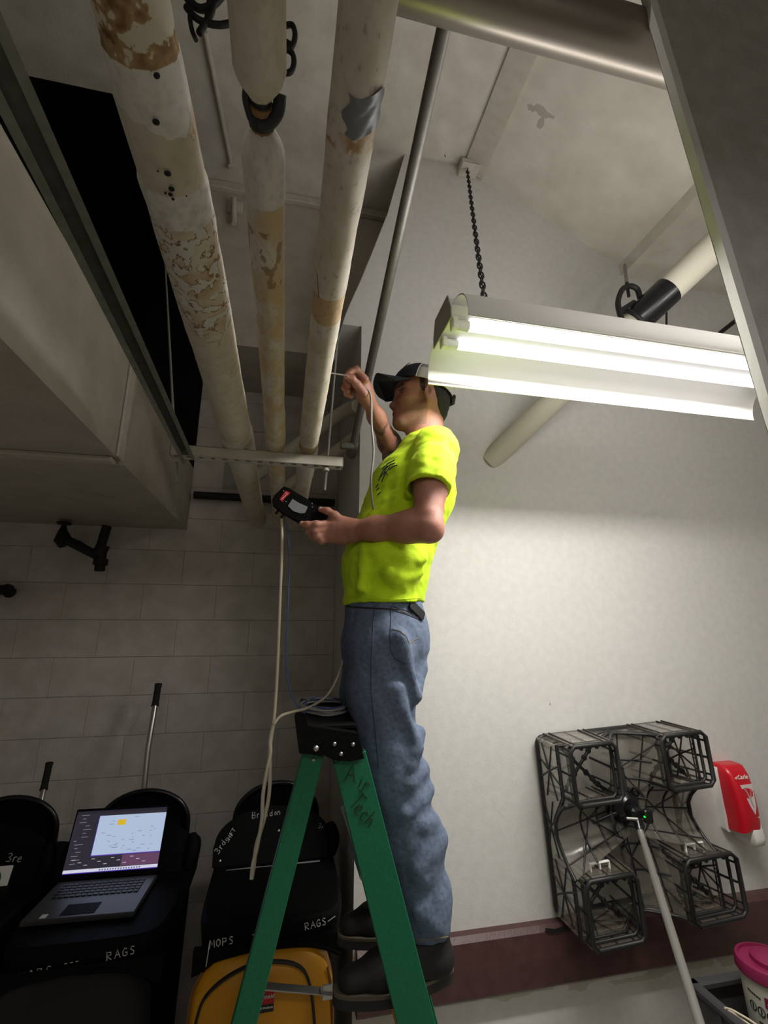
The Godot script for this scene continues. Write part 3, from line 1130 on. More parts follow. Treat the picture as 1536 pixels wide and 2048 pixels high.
func ceiling_things() -> void:
	# thin conduit on the ceiling between the pipes
	var st := begin()
	var a := P(413, 40, 1.6)
	var b := P(459, 358, 2.2)
	a.y = 4.54
	b.y = 4.54
	tube(st, [a, b], 0.012, 10)
	bx(st, b + Vector3(-0.018, -0.02, -0.03), b + Vector3(0.018, 0.02, 0.0), 0.004)
	tag(obj("ceiling_conduit", st, M.trim_paint), "thin white painted conduit on the ceiling between the left and middle pipes", "conduit")
	# small bracket on the bulkhead
	st = begin()
	var p := P(470, 412, 2.36)
	bx(st, p + Vector3(-0.04, -0.05, -0.012), p + Vector3(0.045, 0.03, 0.012), 0.004)
	tube(st, [p + Vector3(-0.005, 0.02, 0.03), p + Vector3(0.01, -0.16, 0.03)], 0.016, 10)
	tag(obj("wall_bracket", st, M.trim_paint), "small white painted bracket on the bulkhead behind the middle pipe", "bracket")
	# small square plate beside the chain clip
	st = begin()
	p = P(887, 310, 1.93)
	bx(st, p + Vector3(-0.035, -0.01, -0.02), p + Vector3(0.04, 0.03, 0.05), 0.003)
	var pl := obj("ceiling_plate", st, M.trim_paint)
	tag(pl, "small square white painted plate on the ceiling edge left of the chain", "plate")
	st = begin()
	tube(st, [p + Vector3(0.0, -0.012, 0.015), p + Vector3(0.012, -0.012, 0.0)], 0.004, 6)
	obj("bolt", st, M.black_iron, pl)
	# black strap hangers above the middle pipe
	st = begin()
	var z := 0.53
	tube(st, curve([P(570, 52, z), P(584, 50, z), P(590, 66, z), P(588, 84, z), P(581, 96, z), P(572, 98, z), P(566, 90, z)], 5), 0.0042, 8)
	tube(st, curve([P(572, 98, z), P(584, 106, z), P(588, 122, z), P(584, 140, z), P(574, 146, z), P(566, 138, z), P(566, 112, z), P(572, 98, z)], 5), 0.0042, 8)
	tube(st, [P(566, 80, z), P(586, 92, z)], 0.004, 8)
	tube(st, [P(572, 98, z), P(556, 70, z), Vector3(P(556, 70, z).x, 4.57, -z)], 0.004, 8)
	tag(obj("strap_hanger", st, M.black_iron), "black looped strap hanger beside the right edge of the middle pipe", "hanger")
	st = begin()
	z = 0.62
	tube(st, curve([P(372, 14, z), P(392, 36, z), P(414, 46, z), P(440, 50, z), P(462, 46, z)], 5), 0.0055, 8)
	tube(st, curve([P(398, 66, z), P(412, 44, z), P(424, 22, z), P(430, -10, z)], 5), 0.0055, 8)
	tube(st, curve([P(370, -10, z), P(384, 8, z), P(404, 18, z), P(428, 8, z), P(448, -14, z)], 5), 0.0065, 8)
	tube(st, curve([P(388, 4, z), P(380, 30, z), P(384, 60, z), P(392, 80, z)], 5), 0.004, 8)
	tube(st, [P(412, 44, z), Vector3(P(412, 44, z).x, 4.57, -z)], 0.004, 8)
	tag(obj("strap_hanger", st, M.black_iron), "black crossed strap hanger between the left and middle pipes at the top", "hanger")
	# slanting pipe into the white wall, its collar and hanger
	var e := P(1000, 902, 1.945)
	var f := P(1424, 498, 1.32)
	var d := (f - e).normalized()
	var g := f + d * 0.5
	var t := thing("wall_drain_pipe", "pale lagged pipe slanting into the white wall behind the strip light", "pipe", e)
	st = begin()
	tube(st, [e - d * 0.08, e + d * 0.35, f, g], [0.055, 0.058, 0.064, 0.066], 24)
	obj("lagging", st, M.pipe_white, t)
	var c0 := e.lerp(f, 0.665)
	var c1 := e.lerp(f, 0.815)
	st = begin()
	tube(st, [c0, c1], 0.0655, 24)
	obj("collar", st, M.black_gloss, t)
	st = begin()
	var hc := e.lerp(f, 0.66)
	var bx_ := frame_at(e, f)
	tube(st, arc(hc, bx_.x * 0.074, bx_.z * 0.074, 0, TAU, 26), 0.010, 8, false)
	var up := P(1256, 582, 1.52)
	tube(st, curve([P(1280, 596, 1.5), P(1274, 578, 1.5), P(1258, 572, 1.5), P(1244, 580, 1.5), P(1236, 604, 1.5), P(1240, 628, 1.48), P(1246, 646, 1.46)], 5), 0.012, 8)
	tube(st, [P(1240, 622, 1.48), P(1268, 604, 1.5)], 0.010, 8)
	tube(st, [up + Vector3(0, 0.045, 0), up + Vector3(0, -0.03, 0)], 0.007, 8)
	obj("ring_hanger", st, M.black_iron, t)
	st = begin()
	tube(st, [P(1249, 530, 1.8), up + Vector3(0, 0.04, 0)], 0.008, 8)
	obj("hanger_rod", st, M.strut_steel, t)
	st = begin()
	tube(st, [P(1333, 560, 1.7), P(1333, 720, 1.62)], 0.005, 8)
	tag(obj("hanger_rod", st, M.black_iron), "thin black rod hanging behind the strip light right of the slanting pipe", "rod")
	st = begin()
	tube(st, [P(1420, 682, 1.9), P(1478, 636, 1.75), P(1540, 600, 1.55)], 0.012, 8)
	tag(obj("black_conduit", st, M.black_iron), "thin black conduit above the right end of the strip light", "conduit")


func wall_things() -> void:
	# the black stop valve pipework under the soffit
	var z := 2.76
	var t := thing("valve_pipe", "black iron stop valve and pipe bend hanging under the soffit on the block wall", "valve", P(165, 1100, z))
	var st := begin()
	var a := P(137, 1082, z)
	var b := P(196, 1112, z)
	tube(st, [a, b], 0.024, 12)
	tube(st, [b, P(214, 1052, z)], 0.024, 12)
	tube(st, [P(204, 1098, z), P(199, 1142, z)], 0.026, 12)
	tube(st, [a + Vector3(0, 0, 0.02), a + Vector3(0, 0, -0.14)], 0.024, 12)
	obj("pipe_bend", st, M.black_iron, t)
	for q in [[b, P(207, 1090, z), 0.034], [P(202, 1118, z), P(200, 1130, z), 0.036]]:
		st = begin()
		tube(st, [q[0], q[1]], q[2], 12)
		obj("coupling", st, M.black_iron, t)
	st = begin()
	var c := P(125, 1078, z)
	tube(st, [P(132, 1086, z), c, P(126, 1062, z), P(128, 1050, z)], [0.040, 0.042, 0.022, 0.010], 14)
	obj("valve_body", st, M.black_iron, t)
	st = begin()
	var w := P(128, 1048, z)
	lathe(st, Transform3D(Basis(), w), [Vector2(0, 0), Vector2(0.03, -0.003), Vector2(0.038, 0.004), Vector2(0.03, 0.011), Vector2(0, 0.008)], 18)
	obj("hand_wheel", st, M.black_iron, t)
	st = begin()
	var k := P(8, 1180, 2.84)
	tube(st, [k + Vector3(-0.10, 0, 0), k + Vector3(0.035, 0, 0)], 0.026, 12)
	tube(st, [k + Vector3(0.01, 0.005, 0), k + Vector3(0.045, -0.015, 0.03)], 0.03, 10)
	tube(st, [k, k + Vector3(0, 0, -0.09)], 0.02, 10)
	tag(obj("pipe_stub", st, M.black_iron), "short black pipe stub low on the block wall at the left edge", "pipe")


# ==================================================================== cleaning carts
func cart(d: Vector3, label: String, which: int) -> void:
	var t := thing("cleaning_cart", label, "cart", Vector3(0.015, 0, -2.1) + d, "black cleaning carts along the block wall")
	var st := begin()
	var rings := []
	for q in [[0.14, 0.17, 0.30], [0.16, 0.185, 0.315], [0.55, 0.195, 0.32], [0.94, 0.205, 0.33], [0.99, 0.225, 0.355]]:
		rings.append(ring(Vector3(0.015, q[0], -2.11) + d, Vector3.RIGHT, Vector3.BACK, 32, q[1], q[2], 6.0))
	loft(st, rings)
	obj("body", st, M.black_plastic, t)
	# flat lid with a deep front lip that arches over the bag
	st = begin()
	rings = []
	for q in [[0.985, 0.222, 0.36], [1.05, 0.230, 0.372], [1.064, 0.228, 0.370], [1.07, 0.218, 0.360]]:
		rings.append(ring(Vector3(0.015, q[0], -2.105) + d, Vector3.RIGHT, Vector3.BACK, 40, q[1], q[2], 7.0))
	loft(st, rings)
	obj("lid", st, M.black_plastic, t)
	st = begin()
	var lip := PackedVector2Array([Vector2(-0.222, 1.02), Vector2(-0.222, 0.955), Vector2(-0.19, 0.965)])
	for k in 13:
		var f := k / 12.0
		lip.append(Vector2(lerpf(-0.16, 0.17, f), 0.985 + 0.016 * sin(f * PI)))
	lip.append_array(PackedVector2Array([Vector2(0.20, 0.965), Vector2(0.235, 0.95), Vector2(0.235, 1.02)]))
	prism(st, lip, Transform3D(Basis(), Vector3(0.008, 0, -1.752) + d), 0.022)
	tube(st, curve([Vector3(0.02, 1.004, -1.732) + d, Vector3(0.12, 0.998, -1.732) + d, Vector3(0.18, 0.982, -1.732) + d, Vector3(0.225, 0.962, -1.732) + d], 5), 0.006, 8)
	obj("front_lip", st, M.black_plastic, t)
	# hood: a domed board leaning back, and the taller rim behind it
	st = begin()
	var o := PackedVector2Array()
	o.append(Vector2(-0.222, 0.0))
	o.append(Vector2(-0.226, 0.06))
	for k in 25:
		var a := PI - PI * k / 24.0
		o.append(Vector2(cos(a) * 0.222, 0.075 + sin(a) * 0.112))
	o.append(Vector2(0.226, 0.06))
	o.append(Vector2(0.222, 0.0))
	var lean := Basis(Vector3.RIGHT, ang(-24))
	prism(st, o, Transform3D(lean, Vector3(0.003, 1.062, -2.135) + d), 0.024)
	obj("hood_board", st, M.black_plastic, t)
	st = begin()
	o = PackedVector2Array([Vector2(-0.172, 0.0)])
	var rim := []
	for k in 25:
		var a := PI - PI * k / 24.0
		o.append(Vector2(cos(a) * 0.172, 0.10 + sin(a) * 0.125))
		rim.append(Vector3(0.012 + cos(a) * 0.174, 1.062 + 0.10 + sin(a) * 0.127, -2.33 + 0.008) + d)
	o.append(Vector2(0.172, 0.0))
	prism(st, o, Transform3D(Basis(), Vector3(0.012, 1.062, -2.345) + d), 0.012)
	obj("rear_shell", st, M.black_plastic, t)
	st = begin()
	rim.push_front(Vector3(0.012 - 0.174, 1.062, -2.322) + d)
	rim.append(Vector3(0.012 + 0.174, 1.062, -2.322) + d)
	tube(st, rim, 0.0105, 8)
	obj("rear_rim", st, M.black_gloss, t)
	for s in [1.0, -1.0]:
		st = begin()
		if s > 0.0:
			tube(st, curve([Vector3(0.003 + s * 0.226, 1.075, -2.12) + d, Vector3(0.003 + s * 0.238, 1.125, -2.14) + d, Vector3(0.003 + s * 0.226, 1.17, -2.17) + d], 4), [0.018, 0.021, 0.024, 0.026, 0.027, 0.026, 0.024, 0.021, 0.015], 10)
			obj("hood_handle", st, M.black_plastic, t)
		for zz in [-1.9, -2.36]:
			st = begin()
			lathe(st, Transform3D(Basis(Vector3.BACK, PI / 2), Vector3(0.015 + s * 0.17, 0.065, zz) + d), [Vector2(0, -0.016), Vector2(0.05, -0.016), Vector2(0.064, -0.008), Vector2(0.064, 0.008), Vector2(0.05, 0.016), Vector2(0, 0.016)], 18)
			bx(st, Vector3(0.015 + s * 0.17 - 0.02, 0.07, zz - 0.012) + d, Vector3(0.015 + s * 0.17 + 0.02, 0.15, zz + 0.012) + d)
			obj("castor", st, M.black_rubber, t)
	# writing and marks
	var fx := Transform3D(Basis(), Vector3(0, 0, -1.7325) + d)
	var hood := func(u: float, v: float, turn_: float) -> Transform3D:   # a spot on the hood board, u across, v up the board
		return Transform3D(lean * Basis(Vector3.BACK, turn_), Vector3(0.003, 1.062, -2.135) + d + lean * Vector3(u, v, 0.0245))
	st = begin()
	var ch := M.chalk as Material
	if which == 3:
		handwriting(st, "MOPS", fx * Transform3D(Basis(Vector3.BACK, 0.06), Vector3(-0.168, 1.022, 0)), 0.019, 0.0014, 1.15)
		tube(st, [fx * Vector3(-0.168, 1.041, 0.001), fx * Vector3(-0.174, 0.978, 0.001)], 0.0022, 6)
		handwriting(st, "RAGS", fx * Transform3D(Basis(Vector3.BACK, 0.12), Vector3(0.115, 1.036, 0)), 0.019, 0.0013, 1.1)
		tube(st, [fx * Vector3(0.185, 1.052, 0.001), fx * Vector3(0.208, 1.064, 0.001)], 0.0013, 6)
		tube(st, [fx * Vector3(-0.046, 1.042, 0.001), fx * Vector3(-0.02, 1.045, 0.001)], 0.0014, 6)
		handwriting(st, "Brandon", hood.call(-0.088, 0.148, 0.05), 0.022, 0.0011, 0.98)
		handwriting(st, "3rd", hood.call(-0.203, 0.040, 1.0), 0.022, 0.0013, 0.95)
		handwriting(st, "SHIFT", hood.call(-0.172, 0.075, 1.0), 0.015, 0.0011, 0.82)
		handwriting(st, "3r", hood.call(0.175, 0.098, -0.4), 0.018, 0.0007, 0.95)
	elif which == 2:
		handwriting(st, "MOPS", fx * Transform3D(Basis(Vector3.BACK, 0.1), Vector3(-0.13, 1.0, 0)), 0.02, 0.001, 1.3)
		handwriting(st, "---", fx * Transform3D(Basis(Vector3.BACK, 0.06), Vector3(-0.02, 1.022, 0)), 0.012, 0.001, 1.4)
		handwriting(st, "RAGS", fx * Transform3D(Basis(Vector3.BACK, 0.12), Vector3(0.09, 1.022, 0)), 0.02, 0.0012, 1.2)
	else:
		handwriting(st, "3re", hood.call(0.10, 0.066, -0.1), 0.026, 0.0013, 0.95)
	obj("chalk_writing", st, ch, t)
	if which == 3:
		st = begin()
		var a := Vector3(-0.165, 1.0715, -2.085) + d
		var b := Vector3(0.185, 1.0715, -2.085) + d
		tube(st, [a, a.lerp(b, 0.3), a.lerp(b, 0.38), a.lerp(b, 0.6), b], [0.0012, 0.003, 0.0014, 0.002, 0.0035], 6)
		obj("tape_line", st, M.duct_tape, t)
		for q in [[0.02, 0.1], [-0.195, 0.02]]:
			st = begin()
			var hx: Transform3D = hood.call(q[0], q[1], 0.0)
			lathe(st, Transform3D(hx.basis * Basis(Vector3.RIGHT, PI / 2), hx.origin), [Vector2(0, 0.003), Vector2(0.004, 0.002), Vector2(0.005, 0)], 10)
			obj("rivet", st, M.steel, t)
	# the bag hung at the front
	st = begin()
	rings = []
	for q in [[0.30, 0.185, 0.06], [0.42, 0.20, 0.08], [0.65, 0.212, 0.085], [0.80, 0.216, 0.085], [0.90, 0.208, 0.08], [0.955, 0.188, 0.068], [0.985, 0.155, 0.05], [0.995, 0.14, 0.035]]:
		var r := ring(Vector3(-0.002, q[0], -1.775) + d, Vector3.RIGHT, Vector3.BACK, 44, q[1], q[2], 3.6)
		for i in r.size():
			var n := noise.get_noise_3d(r[i].x * 9.0, r[i].y * 7.0, which * 3.0 + r[i].z * 4.0)
			r[i] += Vector3(0, n * 0.006, n * 0.012)
		rings.append(r)
	loft(st, rings)
	var bag := begin()
	bag.append_from(st.commit(), 0, Transform3D())
	var bm := obj("refuse_bag", st, M.yellow_vinyl if which == 3 else M.black_rubber, t)
	if which == 3:
		st = begin()
		var pts := []
		for q in [[384, 2090], [393, 2040], [410, 1995], [450, 1957], [500, 1931], [545, 1923], [588, 1928], [612, 1948], [624, 1995], [630, 2060]]:
			pts.append(P(q[0], q[1], 1.687))
		tube(st, curve(pts, 5), 0.0085, 8, true, 0.5)
		obj("piping", st, M.bag_black, bm)
		st = begin()
		tube(st, curve([P(372, 2060, 1.72), P(384, 1985, 1.72), P(404, 1946, 1.72)], 5), 0.004, 8)
		tube(st, curve([P(664, 2060, 1.72), P(664, 1985, 1.72), P(655, 1935, 1.72)], 5), 0.004, 8)
		obj("side_seam", st, M.rust, bm)
		var bc := P(523, 1994, 1.682)
		st = begin()
		prism(st, rounded(0.072, 0.036, 0.005), Transform3D(Basis(), bc), 0.002)
		obj("badge", st, M.badge_red, bm)
		st = begin()
		prism(st, rounded(0.072, 0.022, 0.002), Transform3D(Basis(), bc + Vector3(0, -0.026, 0)), 0.0018)
		obj("badge", st, M.badge_black, bm)
		for q in [["Rubbermaid", 0.0125, 0.0], ["Commercial Products", 0.0066, -0.026]]:
			lettering(q[0], q[1], M.white_print, bm, Transform3D(Basis(), bc + Vector3(0, q[2], 0.0025)))
	if which == 1:
		st = begin()
		var hx: Transform3D = hood.call(0.066, 0.012, 0.0)
		prism(st, rounded(0.13, 0.085, 0.004), hx, 0.003)
		obj("placard", st, M.white_print, t)
		st = begin()
		prism(st, rounded(0.085, 0.06, 0.03), hx * Transform3D(Basis(), Vector3(-0.004, 0.004, 0.003)), 0.001)
		obj("placard_mark", st, mat("placard_green", rgb(40, 120, 60), 0.6), t)


func lettering(text: String, size: float, m: Material, parent: Node, xf: Transform3D, bold := true) -> void:
	var tm := TextMesh.new()
	var f := SystemFont.new()
	f.font_names = PackedStringArray(["Droid Sans"])
	f.font_weight = 700 if bold else 400
	tm.font = f
	tm.text = text
	tm.font_size = 32
	tm.pixel_size = size / 32.0
	tm.depth = 0.0008
	put("lettering", tm, m, parent, xf)


func carts() -> void:
	cart(Vector3.ZERO, "black cleaning cart with a yellow bag in front, chalked MOPS and RAGS, behind the ladder", 3)
	cart(Vector3(-0.54, 0, -0.005), "black cleaning cart carrying the open laptop on its lid", 2)
	cart(Vector3(-1.045, 0, -0.03), "black cleaning cart at the left edge with a white and green placard", 1)


func mop_handles() -> void:
	for q in [[[268, 1680, 2.36], [285, 1572, 2.5], [310, 1412, 2.66], [317, 1368, 2.70], 0.0155, "tall mop handle with black grip standing behind the cart with the laptop"], [[66, 1680, 2.42], [85, 1572, 2.5], [87, 1580, 2.5], [99, 1526, 2.56], 0.0135, "short mop handle with black grip standing behind the leftmost cart"]]:
		var a := P(q[0][0], q[0][1], q[0][2])
		var g0 := P(q[2][0], q[2][1], q[2][2])
		var g1 := P(q[3][0], q[3][1], q[3][2])
		var d := (g1 - g0).normalized()
		var foot := g0 - d * ((g0.y - 0.05) / d.y)
		foot.z = maxf(foot.z, -2.55)
		foot = Vector3(lerpf(g0.x, foot.x, 0.6), 0.02, -2.545)
		var t := thing("mop_handle", q[5], "handle", foot, "mop handles behind the carts")
		var st := begin()
		tube(st, [foot, a.lerp(g0, 0.5) if false else g0 - d * 0.2, g0 + d * 0.01], [q[4] * 0.8, q[4] * 0.8, q[4] * 0.8], 14)
		obj("pole", st, M.steel, t)
		st = begin()
		var n := []
		var rr := []
		for k in 9:
			n.append(g0.lerp(g1, k / 8.0))
			rr.append(q[4] * (1.18 if k in [0, 8] else 1.0 + 0.06 * (k % 2)))
		tube(st, n, rr, 14)
		obj("grip", st, M.black_rubber, t)


# ==================================================================== the laptop
func laptop() -> void:
	var fl := P(35, 1858, 1.855)
	var fr := P(268, 1838, 1.84)
	var hl := P(115, 1770, 2.10)
	var hr := P(305, 1755, 2.09)
	var y := 1.0705
	for p in [fl, fr, hl, hr]:
		p.y = y
	fl.y = y; fr.y = y; hl.y = y; hr.y = y
	var t := thing("laptop", "open black laptop with a lit screen on the lid of the middle-left cart", "laptop", (fl + hr) / 2)
	var x := (fr - fl).normalized()
	var zb := x.cross(Vector3.UP).normalized()
	var w := fl.distance_to(fr)
	var dep := 0.235
	var c := (fl + fr) / 2 - zb * dep / 2
	var o := Basis(x, Vector3.UP, zb)
	var st := begin()
	box(st, Transform3D(o, c + Vector3(0, 0.008, 0)), Vector3(w, 0.016, dep), 0.004)
	obj("base", st, mat("laptop_grey", rgb(58, 57, 58), 0.45), t)
	var key := begin()
	box(key, Transform3D(), Vector3(0.015, 0.003, 0.014), 0.001)
	key.generate_normals()
	var km := key.commit()
	var kb := mat("key_black", rgb(26, 26, 27), 0.5)
	for r in 5:
		for k in 15:
			put("key", km, kb, t, Transform3D(o, c + o * Vector3(-0.126 + k * 0.018, 0.0172, -0.085 + r * 0.0185)))
	st = begin()
	box(st, Transform3D(o, c + o * Vector3(-0.01, 0.0163, 0.072)), Vector3(0.1, 0.001, 0.06), 0.0)
	obj("touchpad", st, M.black_plastic, t)
	st = begin()
	box(st, Transform3D(o, c + o * Vector3(-0.105, 0.0164, 0.098)), Vector3(0.018, 0.001, 0.02), 0.0)
	obj("sticker", st, M.white_print, t)
	# the screen half leans back
	var hp := c + o * Vector3(0, 0.016, -dep / 2)
	var lean := o * Basis(Vector3.RIGHT, ang(-19))
	st = begin()
	box(st, Transform3D(lean, hp + lean * Vector3(0, 0.107, -0.004)), Vector3(w, 0.214, 0.008), 0.003)
	var lid := obj("screen_lid", st, M.black_plastic, t)
	var im := Image.create(320, 200, false, Image.FORMAT_RGB8)
	im.fill(Color8(46, 42, 52))
	im.fill_rect(Rect2i(0, 0, 320, 9), Color8(38, 36, 44))
	im.fill_rect(Rect2i(82, 18, 238, 128), Color8(172, 188, 214))
	im.fill_rect(Rect2i(150, 34, 28, 18), Color8(214, 176, 40))
	im.fill_rect(Rect2i(80, 16, 2, 132), Color8(60, 50, 150))
	im.fill_rect(Rect2i(80, 146, 240, 3), Color8(90, 60, 170))
	im.fill_rect(Rect2i(190, 150, 130, 36), Color8(96, 66, 92))
	im.fill_rect(Rect2i(0, 187, 320, 10), Color8(206, 208, 224))
	im.fill_rect(Rect2i(0, 197, 320, 3), Color8(60, 40, 150))
	var rng := RandomNumberGenerator.new()
	rng.seed = 9
	for i in 34:
		im.fill_rect(Rect2i(rng.randi_range(95, 300), rng.randi_range(24, 140), rng.randi_range(4, 16), 2), Color8(130, 140, 170))
	for i in 14:
		im.fill_rect(Rect2i(rng.randi_range(6, 40), 12 + i * 12, rng.randi_range(10, 30), 2), Color8(120, 118, 130))
	for i in 16:
		im.fill_rect(Rect2i(120 + i * 9, 190, 5, 5), Color8(110, 110, 150))
	for i in 12:
		im.fill_rect(Rect2i(20 + i * 22, 156 + (i % 3) * 9, 12, 2), Color8(190, 180, 200))
	var sm := mat("screen_picture", Color(0.02, 0.02, 0.02), 0.3)
	sm.emission_enabled = true
	sm.emission = Color(1, 1, 1)
	sm.emission_operator = BaseMaterial3D.EMISSION_OP_MULTIPLY
	sm.emission_texture = ImageTexture.create_from_image(im)
	sm.emission_energy_multiplier = 1.0
	st = begin()
	var q := []
	for e in [[-0.5, 0.0], [0.5, 0.0], [0.5, 1.0], [-0.5, 1.0]]:
		q.append(hp + lean * Vector3(e[0] * (w - 0.012), 0.018 + e[1] * 0.188, 0.0005))
	poly(st, q, lean.z, FLAT, [Vector2(0, 1), Vector2(1, 1), Vector2(1, 0), Vector2(0, 0)])
	obj("screen", st, sm, lid)
	var l := AreaLight3D.new()
	l.name = "screen_light"
	l.area_size = Vector2(w * 0.9, 0.18)
	l.light_color = Color(0.8, 0.86, 1.0)
	l.light_energy = 0.012
	l.area_range = 8.0
	l.area_attenuation = 2.0
	l.shadow_enabled = true
	l.transform = Transform3D(lean * Basis(Vector3.UP, PI), hp + lean * Vector3(0, 0.11, 0.004) - t.position)
	t.add_child(l)


# ==================================================================== the stepladder
func ladder() -> void:
	var t := thing("stepladder", "green fibreglass stepladder with a black cap, marked Air Tech, under the man", "ladder", Vector3(0.3, 0, -1.45))
	var zn := -1.20
	var zf := -1.60
	var front0 := P(699, 1515, 1.20)
	var front1 := P(833, 2048, 1.20)
	var rear0 := P(627, 1510, 1.20)
	var rear1 := P(489, 2048, 1.20)
	var reach := func(a: Vector3, b: Vector3) -> Vector3: return a + (b - a) * (a.y / (a.y - b.y))
	var dx := {zn: 0.0, zf: 0.045}
	for q in [[front0, front1, 0.080, "front_rail"], [rear0, rear1, 0.050, "rear_rail"]]:
		for z in [zn, zf]:
			var a: Vector3 = q[0] + Vector3(dx[z], 0.002, 0)
			var b: Vector3 = reach.call(q[0], q[1]) + Vector3(dx[z], 0, 0)
			a.z = z
			b.z = z
			var s := 1.0 if z == zn else -1.0
			var fr := frame_at(a, b, Vector3.BACK)
			var st := begin()
			box(st, Transform3D(fr, (a + b) / 2), Vector3(q[2], a.distance_to(b), 0.005), 0.0015)
			for e in [-1.0, 1.0]:
				box(st, Transform3D(fr, (a + b) / 2 + fr.x * e * (q[2] / 2 - 0.002) - Vector3(0, 0, s * 0.013)), Vector3(0.004, a.distance_to(b), 0.026), 0.0012)
			var rail := obj(q[3], st, M.green_fibreglass, t)
			st = begin()
			box(st, Transform3D(fr, b - (b - a).normalized() * 0.02 - Vector3(0, 0, s * 0.01)), Vector3(q[2] + 0.012, 0.05, 0.04), 0.006)
			obj("foot", st, M.black_rubber, rail)
	# steps
	for y in [0.24, 0.53, 0.83, 1.125, 1.42]:
		var f: float = (front0.y - y) / (front0.y - front1.y)
		var x := lerpf(front0.x, front1.x, f)
		var st := begin()
		bx(st, Vector3(x - 0.038, y - 0.026, zf + 0.004), Vector3(x + 0.036, y, zn - 0.004), 0.003)
		for k in 6:
			bx(st, Vector3(x - 0.034 + k * 0.012, y - 0.001, zf + 0.01), Vector3(x - 0.029 + k * 0.012, y + 0.002, zn - 0.01), 0.0)
		obj("step", st, M.steel, t)
	for y in [0.3, 0.75]:
		var f: float = (rear0.y - y) / (rear0.y - rear1.y)
		var x := lerpf(rear0.x, rear1.x, f)
		var st := begin()
		bx(st, Vector3(x - 0.004, y - 0.02, zf), Vector3(x + 0.02, y + 0.02, zn - 0.004), 0.003)
		obj("rear_brace", st, M.steel, t)
	var st := begin()
	bar(st, P(500, 1970, 1.60), P(662, 1984, 1.60), 0.004, 0.03, Vector3.BACK)
	bar(st, P(640, 1982, 1.59), P(800, 1999, 1.59), 0.004, 0.03, Vector3.BACK)
	for s in [0.0]:
		box(st, Transform3D(Basis(), P(655, 1984, 1.585)), Vector3(0.03, 0.036, 0.006), 0.002)
	obj("spreader", st, M.steel, t)
	# cap
	st = begin()
	var lo := PackedVector2Array()
	for q in [[616, 1452], [714, 1467], [720, 1486], [729, 1517], [700, 1523], [668, 1521], [648, 1511], [598, 1507], [598, 1500], [604, 1482]]:
		var p := P(q[0], q[1], 1.175)
		lo.append(Vector2(p.x, p.y))
	prism(st, lo, Transform3D(Basis(), Vector3(0, 0, -1.175)), -0.445)
	var cap := obj("cap", st, M.black_plastic, t)
	st = begin()
	var tp := P(665, 1459, 1.175)
	bx(st, Vector3(tp.x - 0.062, tp.y - 0.008, -1.60), Vector3(tp.x + 0.062, tp.y + 0.006, -1.205), 0.004)
	obj("tray", st, M.black_plastic, cap)
	for q in [[632, 1497, 0.0068], [669, 1488, 0.0048], [706, 1489, 0.0048], [682, 1508, 0.0048]]:
		st = begin()
		var p := P(q[0], q[1], 1.1755)
		lathe(st, Transform3D(Basis(Vector3.RIGHT, PI / 2), p), [Vector2(0, q[2] * 0.55), Vector2(q[2] * 0.5, q[2] * 0.48), Vector2(q[2] * 0.9, q[2] * 0.2), Vector2(q[2], 0)], 14)
		obj("bolt", st, M.steel, cap)
	st = begin()
	var bp := P(627, 1520, 1.1975)
	lathe(st, Transform3D(Basis(Vector3.RIGHT, PI / 2), bp), [Vector2(0, 0.003), Vector2(0.0028, 0.0026), Vector2(0.005, 0)], 12)
	obj("bolt", st, M.steel, t)
	st = begin()
	var h := func(u: float, v: float, a: float) -> Transform3D:
		var p := P(u, v, 1.1968)
		return Transform3D(Basis(Vector3.BACK, ang(a)), p)
	handwriting(st, "A", h.call(689, 1562, -10.0), 0.036, 0.0009)
	handwriting(st, "ir", h.call(712, 1574, -28.0), 0.034, 0.0009)
	handwriting(st, "T", h.call(694, 1606, -48.0), 0.040, 0.0009)
	handwriting(st, "ech", h.call(706, 1620, -48.0), 0.034, 0.0009, 0.9)
	obj("marker_writing", st, M.pen, t)


